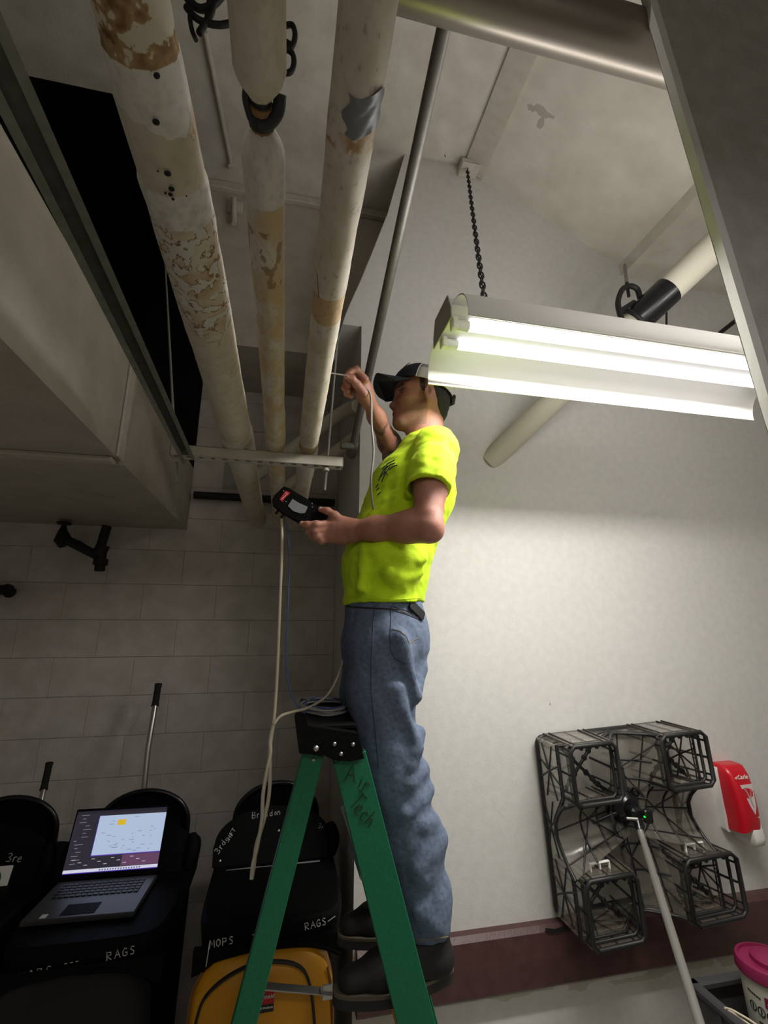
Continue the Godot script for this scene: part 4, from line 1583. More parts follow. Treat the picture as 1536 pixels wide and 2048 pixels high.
# ==================================================================== hoses and cables
func cables() -> void:
	var st := begin()
	var main := []
	for q in [[563, 1036, 1.335], [564, 1090, 1.325], [560, 1200, 1.31], [555, 1330, 1.30], [551, 1400, 1.295], [547, 1448, 1.29]]:
		main.append(P(q[0], q[1], q[2]))
	tube(st, curve(main, 6), 0.0042, 8)
	var tail := []
	var tail2 := []
	for q in [[547, 1448, 1.29, 0], [541, 1480, 1.29, 1], [540, 1505, 1.285, -1], [537, 1540, 1.28, 3], [532, 1590, 1.275, 6], [526, 1640, 1.27, 2], [514, 1690, 1.265, -1], [507, 1730, 1.26, 1], [503, 1758, 1.258, 0]]:
		tail.append(P(q[0] - q[3], q[1], q[2]))
		tail2.append(P(q[0] + q[3], q[1], q[2] + 0.006))
	tube(st, curve(tail, 5), 0.0046, 8)
	tube(st, curve(tail2, 5), 0.0046, 8)
	tag(obj("white_hose", st, M.white_tube), "cream rubber hose hanging from the gauge and doubled below its knot", "hose")
	st = begin()
	var br := []
	for q in [[548, 1448, 1.285], [562, 1432, 1.29], [585, 1424, 1.31], [620, 1414, 1.35], [655, 1390, 1.40], [677, 1350, 1.43], [692, 1300, 1.46]]:
		br.append(P(q[0], q[1], q[2]))
	tube(st, curve(br, 6), 0.0036, 8)
	tag(obj("white_hose", st, M.white_tube), "cream hose looping from the knot up behind the jeans", "hose")
	st = begin()
	var bl := []
	for q in [[573, 1046, 1.345], [579, 1110, 1.34], [576, 1210, 1.335], [572, 1310, 1.33], [578, 1372, 1.33], [597, 1415, 1.34], [628, 1436, 1.36], [668, 1442, 1.40]]:
		bl.append(P(q[0], q[1], q[2]))
	tube(st, curve(bl, 6), 0.0022, 8)
	tag(obj("blue_hose", st, M.blue_tube), "thin blue hose looping from the gauge to the ladder cap", "hose")
	st = begin()
	var g := []
	for q in [[726, 775, 1.20], [741, 790, 1.205], [743, 850, 1.215], [747, 905, 1.24], [742, 960, 1.25], [745, 1008, 1.275], [756, 1040, 1.30]]:
		g.append(P(q[0], q[1], q[2]))
	tube(st, curve(g, 6), 0.0034, 8)
	tag(obj("grey_hose", st, M.grey_tube), "grey hose hanging from the raised hand in front of the shirt", "hose")
	st = begin()
	g = []
	for q in [[790, 1400, 1.58], [815, 1446, 1.6], [834, 1510, 1.61], [850, 1560, 1.62], [864, 1625, 1.62], [872, 1690, 1.6]]:
		g.append(P(q[0], q[1], q[2]))
	tube(st, curve(g, 6), 0.0042, 8)
	tag(obj("grey_hose", st, M.grey_tube), "grey hose hanging behind the man's knees against the white wall", "hose")
	# coil lying on the ladder cap
	var rng := RandomNumberGenerator.new()
	rng.seed = 5
	var base := P(665, 1459, 1.175)
	base.z = -1.43
	var t := thing("hose_coil", "flat coil of grey and blue hoses lying on the ladder cap", "hose", base + Vector3(0, 0.006, 0))
	for i in 9:
		st = begin()
		var lp := []
		var rx := rng.randf_range(0.055, 0.078)
		var rz := rng.randf_range(0.09, 0.125)
		for k in 25:
			var a := TAU * k / 24.0
			lp.append(base + Vector3(cos(a) * rx + rng.randf_range(-0.004, 0.004) + 0.004, 0.0095 + 0.0036 * (i / 2) + 0.0015 * sin(a * 3.0 + i), sin(a) * rz))
		tube(st, lp, 0.0033 if i % 4 else 0.0024, 7, false)
		obj("loop", st, M.blue_tube if i in [4, 8] else M.grey_tube, t)


# ==================================================================== smooth bodies: joined tapered capsules, meshed as surface nets
class Field:
	var inv: Array[Transform3D] = []
	var a := PackedVector3Array()
	var ba := PackedVector3Array()
	var bb := PackedFloat32Array()
	var ra := PackedFloat32Array()
	var rb := PackedFloat32Array()
	var k := PackedFloat32Array()
	var sc := PackedFloat32Array()
	var kind := PackedInt32Array()    # 0 add, 1 carve, 2 keep the far side of a plane
	var disp = null
	var all: Array = []

	func cap(p: Vector3, q: Vector3, r0: float, r1: float, blend := 0.02, scale := Vector3.ONE, kd := 0, orient := Basis()) -> void:
		var c := (p + q) * 0.5
		var x := Transform3D(orient * Basis.from_scale(scale), c).affine_inverse()
		inv.append(x)
		var la := x * p
		var lb := x * q
		a.append(la)
		ba.append(lb - la)
		bb.append(maxf((lb - la).length_squared(), 1e-9))
		ra.append(r0)
		rb.append(r1)
		k.append(blend)
		sc.append(minf(scale.x, minf(scale.y, scale.z)))
		kind.append(kd)
		all.append(kind.size() - 1)

	func ball(c: Vector3, radii: Vector3, blend := 0.02, kd := 0, orient := Basis()) -> void:
		var m := minf(radii.x, minf(radii.y, radii.z))
		cap(c, c, m, m, blend, radii / m, kd, orient)

	func chain(pts: Array, radii: Array, blend := 0.02, scale := Vector3.ONE) -> void:
		for i in pts.size() - 1:
			cap(pts[i], pts[i + 1], radii[i], radii[i + 1], blend, scale)

	func cut(p: Vector3, n: Vector3, blend := 0.002) -> void:   # removes the side the normal points to
		inv.append(Transform3D())
		a.append(p)
		ba.append(n.normalized())
		bb.append(1.0)
		ra.append(0.0)
		rb.append(0.0)
		k.append(blend)
		sc.append(1.0)
		kind.append(2)
		all.append(kind.size() - 1)

	func one(i: int, p: Vector3) -> float:
		if kind[i] == 2:
			return (p - a[i]).dot(ba[i])
		var q := inv[i] * p - a[i]
		var h := clampf(q.dot(ba[i]) / bb[i], 0.0, 1.0)
		return ((q - ba[i] * h).length() - lerpf(ra[i], rb[i], h)) * sc[i]

	func dist(p: Vector3, list: Array) -> float:
		var d := 1e3
		for i in list:
			var e := one(i, p)
			var kk := k[i]
			if kind[i] == 0:
				var h := maxf(kk - absf(d - e), 0.0)
				d = minf(d, e) - h * h * 0.25 / kk
			elif kind[i] == 1:
				var h := maxf(kk - absf(d + e), 0.0)
				d = maxf(d, -e) + h * h * 0.25 / kk
			else:
				var h := maxf(kk - absf(d - e), 0.0)
				d = maxf(d, e) + h * h * 0.25 / kk
		if disp != null and absf(d) < 0.03:
			d += disp.call(p)
		return d

	func hit(o: Vector3, dir: Vector3) -> Vector3:   # where a sight line first meets the surface
		var t := 0.3
		for i in 120:
			var d := dist(o + dir * t, all)
			if d < 0.0006:
				return o + dir * t
			t += d * 0.7
			if t > 4.0:
				break
		return Vector3.INF

	func grad(p: Vector3) -> Vector3:
		var e := 0.003
		return Vector3(dist(p + Vector3(e, 0, 0), all) - dist(p - Vector3(e, 0, 0), all), dist(p + Vector3(0, e, 0), all) - dist(p - Vector3(0, e, 0), all), dist(p + Vector3(0, 0, e), all) - dist(p - Vector3(0, 0, e), all)).normalized()

	func net(lo: Vector3, hi: Vector3, cell: float, out: Dictionary, tint = null) -> void:
		var B := 4
		var nb := Vector3i(((hi - lo) / (cell * B)).ceil()) + Vector3i.ONE
		var n := nb * B + Vector3i.ONE
		var sy := n.x
		var sz := n.x * n.y
		var g := PackedFloat32Array()
		g.resize(n.x * n.y * n.z)
		g.fill(1.0)
		var live: Array[Vector3i] = []
		var R := cell * B * 0.8661
		for bz in nb.z:
			for by in nb.y:
				for bxx in nb.x:
					var c := lo + Vector3(bxx + 0.5, by + 0.5, bz + 0.5) * cell * B
					var near := []
					var ds := PackedFloat32Array()
					var dmin := 1e3
					for i in all:
						var e := one(i, c)
						ds.append(e)
						if kind[i] == 0:
							dmin = minf(dmin, e)
					if dmin > R * 1.3 + 0.04:
						continue
					for i in all:
						if kind[i] != 0:
							if kind[i] == 2 or ds[i] < R * 1.5 + k[i]:
								near.append(i)
						elif ds[i] < maxf(dmin, 0.0) + R * 2.4 + k[i] or ds[i] < dmin + R * 2.4 + k[i]:
							near.append(i)
					var d := dist(c, near)
					var base := Vector3i(bxx, by, bz) * B
					if absf(d) > R * 1.25 + 0.006:
						if d < 0.0:
							for z in B:
								for y in B:
									var o := base.x + (base.y + y) * sy + (base.z + z) * sz
									for x in B:
										g[o + x] = -1.0
						continue
					live.append(base)
					for z in B:
						for y in B:
							var o := base.x + (base.y + y) * sy + (base.z + z) * sz
							var py := lo.y + (base.y + y) * cell
							var pzz := lo.z + (base.z + z) * cell
							for x in B:
								g[o + x] = dist(Vector3(lo.x + (base.x + x) * cell, py, pzz), near)
		var ids := {}
		var V: PackedVector3Array = out.v
		var start := V.size()
		var off := [0, 1, sy, sy + 1, sz, sz + 1, sz + sy, sz + sy + 1]
		# cells of live blocks and of their lower neighbours
		var cells := {}
		for b in live:
			for z in range(-1, B):
				for y in range(-1, B):
					for x in range(-1, B):
						if (x < 0 or y < 0 or z < 0):
							var q := b + Vector3i(x, y, z)
							if q.x < 0 or q.y < 0 or q.z < 0:
								continue
							cells[q.x + q.y * sy + q.z * sz] = q
						else:
							var q2 := b + Vector3i(x, y, z)
							if q2.x < n.x - 1 and q2.y < n.y - 1 and q2.z < n.z - 1:
								cells[q2.x + q2.y * sy + q2.z * sz] = q2
		for id in cells:
			var s := 0
			for o in off:
				if g[id + o] < 0.0:
					s += 1
			if s == 0 or s == 8:
				continue
			var q: Vector3i = cells[id]
			var sum := Vector3.ZERO
			var cnt := 0
			for e in 8:
				for ax in 3:
					if e & (1 << ax):
						continue
					var g0 := g[id + off[e]]
					var g1 := g[id + off[e | (1 << ax)]]
					if (g0 < 0.0) != (g1 < 0.0):
						var p := Vector3(e & 1, (e >> 1) & 1, e >> 2)
						p[ax] = clampf(g0 / (g0 - g1), 0.0, 1.0)
						sum += p
						cnt += 1
			ids[id] = V.size()
			V.append(lo + (Vector3(q) + sum / cnt) * cell)
		var I: PackedInt32Array = out.i
		var st := [1, sy, sz]
		for id in ids:
			var q: Vector3i = cells[id]
			for ax in 3:
				var g0 := g[id]
				var g1 := g[id + st[ax]]
				if (g0 < 0.0) == (g1 < 0.0):
					continue
				var u: int = st[(ax + 1) % 3]
				var w: int = st[(ax + 2) % 3]
				if not (ids.has(id - u) and ids.has(id - w) and ids.has(id - u - w)):
					continue
				var A: int = ids[id]
				var Bq: int = ids[id - u]
				var C: int = ids[id - u - w]
				var D: int = ids[id - w]
				if g0 < 0.0:
					I.append_array(PackedInt32Array([A, C, Bq, A, D, C]))
				else:
					I.append_array(PackedInt32Array([A, Bq, C, A, C, D]))
		var C2: PackedColorArray = out.c
		for i in range(start, V.size()):
			C2.append(tint.call(V[i]) if tint != null else Color(1, 1, 1))
		out.v = V
		out.i = I
		out.c = C2


func field_mesh(out: Dictionary, called: String, m: Material, parent: Node) -> MeshInstance3D:
	var nn := PackedVector3Array()
	nn.resize(out.v.size())
	nn.fill(Vector3.ZERO)
	var v: PackedVector3Array = out.v
	var ix: PackedInt32Array = out.i
	for t in range(0, ix.size(), 3):
		var f := (v[ix[t + 2]] - v[ix[t]]).cross(v[ix[t + 1]] - v[ix[t]])
		for e in 3:
			nn[ix[t + e]] += f
	for i in nn.size():
		nn[i] = nn[i].normalized()
	var arr := []
	arr.resize(Mesh.ARRAY_MAX)
	arr[Mesh.ARRAY_VERTEX] = v
	arr[Mesh.ARRAY_NORMAL] = nn
	arr[Mesh.ARRAY_COLOR] = out.c
	arr[Mesh.ARRAY_INDEX] = ix
	var am := ArrayMesh.new()
	am.add_surface_from_arrays(Mesh.PRIMITIVE_TRIANGLES, arr)
	return put(called, am, m, parent)


func blank() -> Dictionary:
	return {"v": PackedVector3Array(), "i": PackedInt32Array(), "c": PackedColorArray()}


func sight(u: float, v: float) -> Vector3:
	return (turn * Vector3((u - 768.0) / F, -(v - 1024.0) / F, -1.0)).normalized()


func seam(st: SurfaceTool, f: Field, px: Array, r: float, lift := 0.0, step := 5.0, flat := 1.0) -> void:   # a line of stitching that follows the cloth
	var pts := []
	for i in px.size() - 1:
		var a := Vector2(px[i][0], px[i][1])
		var b := Vector2(px[i + 1][0], px[i + 1][1])
		var n := maxi(1, int(a.distance_to(b) / step))
		for k in n + (1 if i == px.size() - 2 else 0):
			var q := a.lerp(b, float(k) / n)
			var h := f.hit(EYE, sight(q.x, q.y))
			if h != Vector3.INF:
				pts.append(h + f.grad(h) * lift)
	if pts.size() > 1:
		tube(st, pts, r, 6, true, flat)


const HO := Vector3(0.433, 2.733, -1.38)    # middle of the head


func H(f: float, u: float, s: float) -> Vector3:   # forward, up, towards the camera
	return HO + Vector3(-f, u, s)


var skin_lin := Color(0.37, 0.165, 0.115)


func person() -> void:
	var t := thing("person", "man in yellow-green T-shirt, jeans and trucker cap reaching up from the stepladder", "person", Vector3(0.37, 1.13, -1.4))
	var skin := skin_lin
	var body := blank()
	# ---------------- head
	var h := Field.new()
	h.ball(H(0.004, 0.012, 0), Vector3(0.09, 0.085, 0.072), 0.03)
	h.ball(H(0.045, -0.025, 0), Vector3(0.052, 0.07, 0.058), 0.03)
	h.ball(H(0.06, -0.07, 0), Vector3(0.04, 0.05, 0.045), 0.03)
	for s in [-1.0, 1.0]:
		h.cap(H(0.015, -0.075, s * 0.050), H(0.082, -0.112, s * 0.016), 0.020, 0.017, 0.03)
		h.cap(H(0.082, 0.004, s * 0.010), H(0.070, 0.004, s * 0.046), 0.010, 0.009, 0.02)
		h.ball(H(0.064, -0.042, s * 0.043), Vector3(0.022, 0.016, 0.016), 0.025)
	h.ball(H(0.087, -0.113, 0), Vector3(0.019, 0.015, 0.021), 0.02)
	h.ball(H(0.082, -0.082, 0), Vector3(0.022, 0.022, 0.027), 0.02)
	h.cap(H(0.086, -0.005, 0), H(0.107, -0.047, 0), 0.007, 0.0085, 0.014)
	h.ball(H(0.1115, -0.0535, 0), Vector3(0.0115, 0.0098, 0.0105), 0.010)
	for s in [-1.0, 1.0]:
		h.ball(H(0.099, -0.0575, s * 0.0125), Vector3(0.010, 0.0075, 0.006), 0.008)
		h.ball(H(0.0935, -0.014, s * 0.031), Vector3(0.014, 0.011, 0.014), 0.012, 1)
		h.ball(H(0.0725, -0.015, s * 0.031), Vector3(0.0135, 0.0125, 0.0135), 0.004)
		h.cap(H(0.0855, -0.0085, s * 0.024), H(0.079, -0.010, s * 0.042), 0.0035, 0.003, 0.006)
	h.cap(H(0.1005, -0.079, -0.016), H(0.1005, -0.079, 0.016), 0.0058, 0.0058, 0.008)
	h.ball(H(0.1025, -0.0785, 0), Vector3(0.007, 0.006, 0.012), 0.006)
	h.cap(H(0.097, -0.0925, -0.015), H(0.097, -0.0925, 0.015), 0.0065, 0.0065, 0.008)
	h.cap(H(0.108, -0.0858, -0.022), H(0.108, -0.0858, 0.022), 0.0028, 0.0028, 0.003, Vector3.ONE, 1)
	# ears
	for s in [-1.0, 1.0]:
		var eb := Basis(Vector3.UP, s * 0.35) * Basis(Vector3.BACK, -0.22)
		h.ball(H(0.006, -0.030, s * 0.079), Vector3(0.019, 0.032, 0.0075), 0.006, 0, eb)
		h.ball(H(0.012, -0.026, s * 0.087), Vector3(0.0095, 0.017, 0.006), 0.004, 1, eb)
		h.ball(H(0.018, -0.038, s * 0.080), Vector3(0.005, 0.006, 0.005), 0.004)
	# neck
	h.cap(H(-0.012, -0.05, 0), H(-0.002, -0.19, 0), 0.056, 0.056, 0.035, Vector3(1, 1, 0.98))
	h.cap(H(0.03, -0.10, 0), H(0.028, -0.185, 0), 0.022, 0.026, 0.03)
	h.cap(H(0.0, -0.055, 0.055), H(0.035, -0.175, 0.022), 0.014, 0.012, 0.02)
	h.cut(H(0, -0.20, 0), Vector3.DOWN)
	var head_tint := func(p: Vector3) -> Color:
		var q := p - HO
		var f := -q.x
		var n := noise.get_noise_3dv(p * 60.0)
		var c := skin * (1.0 + n * 0.12)
		if q.y < -0.055 and f > 0.01 and q.y > -0.135:      # stubble
			c = c.lerp(Color(0.13, 0.085, 0.07), 0.42 + n * 0.35)
		if f < 0.036 and f > 0.018 and q.y > -0.022 + n * 0.02 and absf(q.z) > 0.055 and absf(q.z) < 0.075:
			c = Color(0.035, 0.025, 0.022)
		if f > 0.09 and absf(q.y + 0.086) < 0.012 and absf(q.z) < 0.024:
			c = Color(0.33, 0.12, 0.095)
		if f > 0.069 and absf(q.y + 0.006) < 0.004 and absf(absf(q.z) - 0.032) < 0.012:
			c = Color(0.10, 0.06, 0.045)
		if f > 0.075 and absf(q.y - 0.006) < 0.0045 and absf(absf(q.z) - 0.03) < 0.02:
			c = Color(0.07, 0.05, 0.04)
		return c
	h.net(H(0.14, -0.21, -0.11), H(-0.12, 0.12, 0.11), 0.0034, body, head_tint)
	# ---------------- near arm and hand, palm inwards round the gauge
	var sn := Vector3(0.402, 2.452, -1.20)
	var en := Vector3(0.358, 2.212, -1.140)
	var wn := Vector3(0.178, 2.222, -1.275)
	var ar := Field.new()
	ar.chain([sn, Vector3(0.380, 2.34, -1.165), en], [0.048, 0.045, 0.038], 0.03)
	ar.chain([en, Vector3(0.312, 2.216, -1.175), Vector3(0.24, 2.220, -1.23), wn], [0.036, 0.038, 0.032, 0.026], 0.03)
	ar.ball(en + Vector3(0.018, -0.014, 0.0), Vector3(0.021, 0.021, 0.021), 0.02)
	ar.cap(Vector3(0.34, 2.235, -1.15), Vector3(0.26, 2.228, -1.205), 0.022, 0.015, 0.02)
	ar.cap(Vector3(0.235, 2.236, -1.225), Vector3(0.17, 2.238, -1.268), 0.006, 0.006, 0.012)
	ar.cap(Vector3(0.355, 2.31, -1.14), Vector3(0.352, 2.25, -1.125), 0.022, 0.018, 0.02)
	for q in [[Vector3(0.33, 2.238, -1.132), Vector3(0.28, 2.222, -1.160), Vector3(0.22, 2.230, -1.214)], [Vector3(0.30, 2.205, -1.150), Vector3(0.25, 2.212, -1.186), Vector3(0.19, 2.224, -1.244)]]:   # veins
		ar.chain(q, [0.0036, 0.0042, 0.003], 0.009)
	# palm
	ar.chain([wn, Vector3(0.148, 2.226, -1.29), Vector3(0.112, 2.226, -1.300)], [0.026, 0.026, 0.022], 0.02, Vector3(1, 1.25, 0.72))
	ar.cap(Vector3(0.155, 2.205, -1.292), Vector3(0.118, 2.205, -1.304), 0.018, 0.014, 0.015)
	var fn := []
	fn.append([[Vector3(0.112, 2.243, -1.296), Vector3(0.075, 2.236, -1.283), Vector3(0.052, 2.236, -1.288), Vector3(0.036, 2.240, -1.297)], [0.0115, 0.0105, 0.0095, 0.0082]])
	fn.append([[Vector3(0.112, 2.227, -1.300), Vector3(0.072, 2.219, -1.288), Vector3(0.056, 2.219, -1.304), Vector3(0.053, 2.227, -1.322)], [0.0115, 0.0105, 0.0092, 0.0082]])
	fn.append([[Vector3(0.114, 2.215, -1.304), Vector3(0.080, 2.204, -1.294), Vector3(0.068, 2.206, -1.312), Vector3(0.069, 2.216, -1.329)], [0.011, 0.010, 0.009, 0.008]])
	fn.append([[Vector3(0.120, 2.205, -1.306), Vector3(0.094, 2.193, -1.300), Vector3(0.084, 2.197, -1.315), Vector3(0.086, 2.207, -1.330)], [0.0095, 0.0088, 0.008, 0.0072]])
	fn.append([[Vector3(0.155, 2.240, -1.286), Vector3(0.128, 2.266, -1.286), Vector3(0.107, 2.281, -1.296), Vector3(0.088, 2.287, -1.306)], [0.015, 0.0115, 0.0105, 0.0085]])
	for q in fn:
		ar.chain(q[0], q[1], 0.007)
		ar.ball(q[0][1], Vector3.ONE * (q[1][1] + 0.0012), 0.005)
	for i in 4:    # knuckles and tendons
		ar.cap(fn[i][0][0] + Vector3(0.002, 0.0, 0.008), Vector3(0.165, 2.228 - 0.004 * i, -1.272), 0.005, 0.003, 0.008)
	var tint_arm := func(p: Vector3) -> Color:
		var n := noise.get_noise_3dv(p * 40.0)
		var c := skin * (1.08 + n * 0.16)
		if p.x < 0.13:
			c = c.lerp(Color(0.56, 0.27, 0.19), 0.35)
		if absf(noise.get_noise_3dv(p * 14.0 + Vector3(4, 1, 2))) < 0.02:
			c = c.lerp(Color(0.30, 0.14, 0.12), 0.25)
		for q in fn:
			if p.distance_to(q[0][3] + Vector3(-0.002, 0.004, 0.005)) < 0.0065:
				c = Color(0.68, 0.42, 0.33)
		return c
	ar.net(Vector3(0.02, 2.13, -1.36), Vector3(0.49, 2.51, -1.07), 0.0033, body, tint_arm)
	# ---------------- far arm, raised, pinching the probe
	var sf := Vector3(0.455, 2.55, -1.54)
	var ef := Vector3(0.378, 2.555, -1.515)
	ef = P(794, 916, 1.53)
	var wf := P(732, 792, 1.265)
	var af := Field.new()
	af.chain([sf, ef], [0.056, 0.05], 0.03)
	var fore := ef.lerp(wf, 0.28)
	af.chain([ef, fore, ef.lerp(wf, 0.7), wf], [0.040, 0.036, 0.0245, 0.021], 0.03)
	var kn := P(722, 768, 1.23)
	af.chain([wf, wf.lerp(kn, 0.6), kn], [0.024, 0.026, 0.023], 0.02, Vector3(0.9, 1.1, 1.0))
	var ff := []
	ff.append([[P(730, 758, 1.205), P(712, 739, 1.19), P(701, 743, 1.185), P(693, 750, 1.18)], [0.0115, 0.010, 0.009, 0.008]])
	ff.append([[P(727, 786, 1.21), P(714, 769, 1.195), P(704, 757, 1.18), P(692, 753, 1.172)], [0.0145, 0.0115, 0.0105, 0.0085]])
	ff.append([[P(722, 764, 1.235), P(703, 754, 1.24), P(692, 762, 1.225), P(698, 770, 1.21)], [0.011, 0.010, 0.009, 0.008]])
	ff.append([[P(722, 775, 1.245), P(698, 768, 1.25), P(688, 776, 1.235), P(697, 783, 1.22)], [0.0105, 0.0095, 0.0085, 0.0075]])
	ff.append([[P(725, 785, 1.255), P(702, 781, 1.26), P(693, 788, 1.245), P(702, 793, 1.235)], [0.0095, 0.0085, 0.008, 0.007]])
	for q in ff:
		af.chain(q[0], q[1], 0.006)
		af.ball(q[0][1], Vector3.ONE * (q[1][1] + 0.001), 0.005)
	var tint_far := func(p: Vector3) -> Color:
		var n := noise.get_noise_3dv(p * 40.0)
		var c := skin * (1.0 + n * 0.16)
		var f := (p - ef).dot(wf - ef) / (wf - ef).length_squared()
		if f > 0.05 and f < 0.62 and absf(noise.get_noise_3dv(p * 13.0 + Vector3(9, 2, 5))) < 0.16:   # tattoo
			c = c.lerp(Color(0.05, 0.055, 0.06), 0.7)
		return c
	af.net(Vector3(0.07, 2.46, -1.62), Vector3(0.53, 2.84, -1.10), 0.0036, body, tint_far)
	# ---------------- trunk and legs under the clothes
	var tr := Field.new()
	tr.chain([Vector3(0.30, 2.0, -1.38), Vector3(0.31, 2.16, -1.38), Vector3(0.385, 2.40, -1.38), Vector3(0.435, 2.48, -1.38)], [0.095, 0.10, 0.105, 0.075], 0.04, Vector3(1, 1, 1.25))
	tr.cap(sn, sf, 0.045, 0.045, 0.04)
	tr.cap(Vector3(0.435, 2.48, -1.38), Vector3(0.434, 2.57, -1.38), 0.05, 0.05, 0.03)
	var kn1 := Vector3(0.315, 1.60, -1.29)
	var kn2 := Vector3(0.285, 1.57, -1.46)
	var an1 := Vector3(0.395, 1.19, -1.30)
	var an2 := Vector3(0.372, 1.16, -1.48)
	tr.chain([Vector3(0.29, 1.90, -1.32), kn1, an1], [0.06, 0.04, 0.034], 0.03)
	tr.chain([Vector3(0.29, 1.90, -1.44), kn2, an2], [0.06, 0.04, 0.034], 0.03)
	tr.net(Vector3(0.13, 1.1, -1.62), Vector3(0.56, 2.62, -1.13), 0.012, body, func(_p): return skin)
	field_mesh(body, "body", M.skin, t)
	# nails of the near hand are in the skin colours; eyes
	for s in [-1.0, 1.0]:
		var st := begin()
		lathe(st, Transform3D(Basis(Vector3.BACK, PI / 2 + 0.1), H(0.0815, -0.0155, s * 0.0315)), [Vector2(0, 0.005), Vector2(0.003, 0.0042), Vector2(0.0048, 0.0)], 12)
		obj("eye", st, M.black_gloss, t)
	clothes(t, sn, sf, en, ef)
	gauge(fn, ff)


func clothes(t: Node3D, sn: Vector3, sf: Vector3, en: Vector3, ef: Vector3) -> void:
	# ---------------- T-shirt
	var s := Field.new()
	var wide := Vector3(1, 1, 1.34)
	s.chain([Vector3(0.289, 2.03, -1.385), Vector3(0.298, 2.15, -1.385), Vector3(0.334, 2.25, -1.385), Vector3(0.385, 2.38, -1.385), Vector3(0.425, 2.47, -1.385)], [0.119, 0.121, 0.118, 0.127, 0.098], 0.05, wide)
	s.cap(Vector3(0.415, 2.485, -1.23), Vector3(0.452, 2.548, -1.52), 0.055, 0.058, 0.05)
	s.cap(Vector3(0.43, 2.50, -1.38), Vector3(0.434, 2.60, -1.38), 0.078, 0.060, 0.045)
	var hem := Vector3(0.364, 2.318, -1.152)
	var dn := (hem - sn).normalized()
	s.cap(sn + Vector3(0.008, 0.0, 0), sn.lerp(hem, 0.25), 0.066, 0.06, 0.035)
	var df := (ef - sf).normalized()
	s.chain([sf, sf + df * 0.05], [0.06, 0.058], 0.035)
	# creases
	for q in [[Vector3(0.32, 2.14, -1.21), Vector3(0.375, 2.155, -1.225), 0.012], [Vector3(0.27, 2.10, -1.21), Vector3(0.37, 2.135, -1.212), 0.012], [Vector3(0.235, 2.16, -1.225), Vector3(0.30, 2.185, -1.21), 0.011], [Vector3(0.29, 2.075, -1.21), Vector3(0.365, 2.10, -1.225), 0.010], [Vector3(0.335, 2.40, -1.24), Vector3(0.30, 2.29, -1.225), 0.014], [Vector3(0.26, 2.21, -1.24), Vector3(0.33, 2.27, -1.225), 0.012], [Vector3(0.20, 2.06, -1.25), Vector3(0.21, 2.16, -1.25), 0.010]]:
		s.cap(q[0], q[1], q[2], q[2] * 0.5, 0.03)
	s.cut(Vector3(0, 2.014, 0), Vector3(0.03, -1, 0.0), 0.003)
	var cn := Vector3(0.434, 2.582, -1.38)      # neckline, lower at the throat
	var cu := Vector3(-0.30, 1, 0).normalized()
	s.cut(cn, cu, 0.003)
	var ruck := func(p: Vector3) -> float:
		return noise.get_noise_3d(p.x * 9.0 + p.y * 4.0, p.y * 13.0, p.z * 8.0) * 0.0055 + noise.get_noise_3d(p.x * 24.0, p.y * 34.0, p.z * 24.0) * 0.0016
	s.disp = ruck
	var o := blank()
	s.net(Vector3(0.13, 1.99, -1.66), Vector3(0.60, 2.66, -1.09), 0.0055, o)
	# the near sleeve, open at its hem
	var sl := Field.new()
	sl.chain([sn + Vector3(0.008, 0.0, 0), sn.lerp(hem, 0.5) + Vector3(0.004, 0, 0.003), hem + dn * 0.03], [0.058, 0.0595, 0.061], 0.03)
	for q in [[Vector3(0.41, 2.45, -1.14), Vector3(0.38, 2.33, -1.095), 0.008], [Vector3(0.37, 2.44, -1.145), Vector3(0.34, 2.34, -1.11), 0.009], [Vector3(0.445, 2.44, -1.17), Vector3(0.415, 2.33, -1.13), 0.009]]:
		sl.cap(q[0], q[1], q[2], q[2] * 0.6, 0.025)
	sl.cap(hem - dn * 0.07, hem + dn * 0.08, 0.046, 0.0585, 0.003, Vector3.ONE, 1)
	sl.cut(hem, dn + Vector3(0.12, 0, 0), 0.003)
	sl.disp = ruck
	sl.net(Vector3(0.27, 2.22, -1.29), Vector3(0.54, 2.55, -1.04), 0.005, o)
	var shirt := field_mesh(o, "t_shirt", M.hi_vis, t)
	var st := begin()
	var ch := frame_at(cn, cn + cu)
	var cl := []
	for k in 33:
		cl.append(cn + (ch.x * cos(TAU * k / 32.0) + ch.z * sin(TAU * k / 32.0)) * 0.0585 + cu * 0.002)
	tube(st, cl, 0.006, 8, false)
	obj("collar", st, M.hi_vis, shirt)
	st = begin()
	seam(st, sl, [[822, 972], [840, 977], [860, 979], [880, 981], [891, 985]], 0.0010, 0.0, 5.0)
	seam(st, s, [[694, 1192], [740, 1198], [790, 1199], [842, 1196]], 0.0009, 0.0, 6.0)
	obj("stitching", st, M.hi_vis, shirt)
	st = begin()
	for q in [[[757, 962], [766, 942], [775, 931]], [[763, 964], [771, 946], [780, 934]], [[770, 944], [776, 950]], [[772, 936], [781, 929], [790, 926]], [[778, 940], [787, 932], [795, 930]], [[760, 955], [768, 946], [772, 938]], [[764, 938], [776, 927], [790, 920]], [[755, 990], [762, 984]], [[752, 975], [757, 968]], [[753, 981], [759, 975]]]:
		seam(st, s, q, 0.0026, 0.0, 4.0, 0.5)
	obj("chest_print", st, M.print_navy, shirt)
	# ---------------- jeans
	var j := Field.new()
	j.chain([Vector3(0.287, 2.03, -1.385), Vector3(0.290, 1.93, -1.385)], [0.112, 0.112], 0.04, Vector3(1, 1, 1.34))
	j.ball(Vector3(0.334, 1.93, -1.315), Vector3(0.068, 0.085, 0.068), 0.05)
	j.ball(Vector3(0.345, 1.93, -1.45), Vector3(0.07, 0.085, 0.07), 0.05)
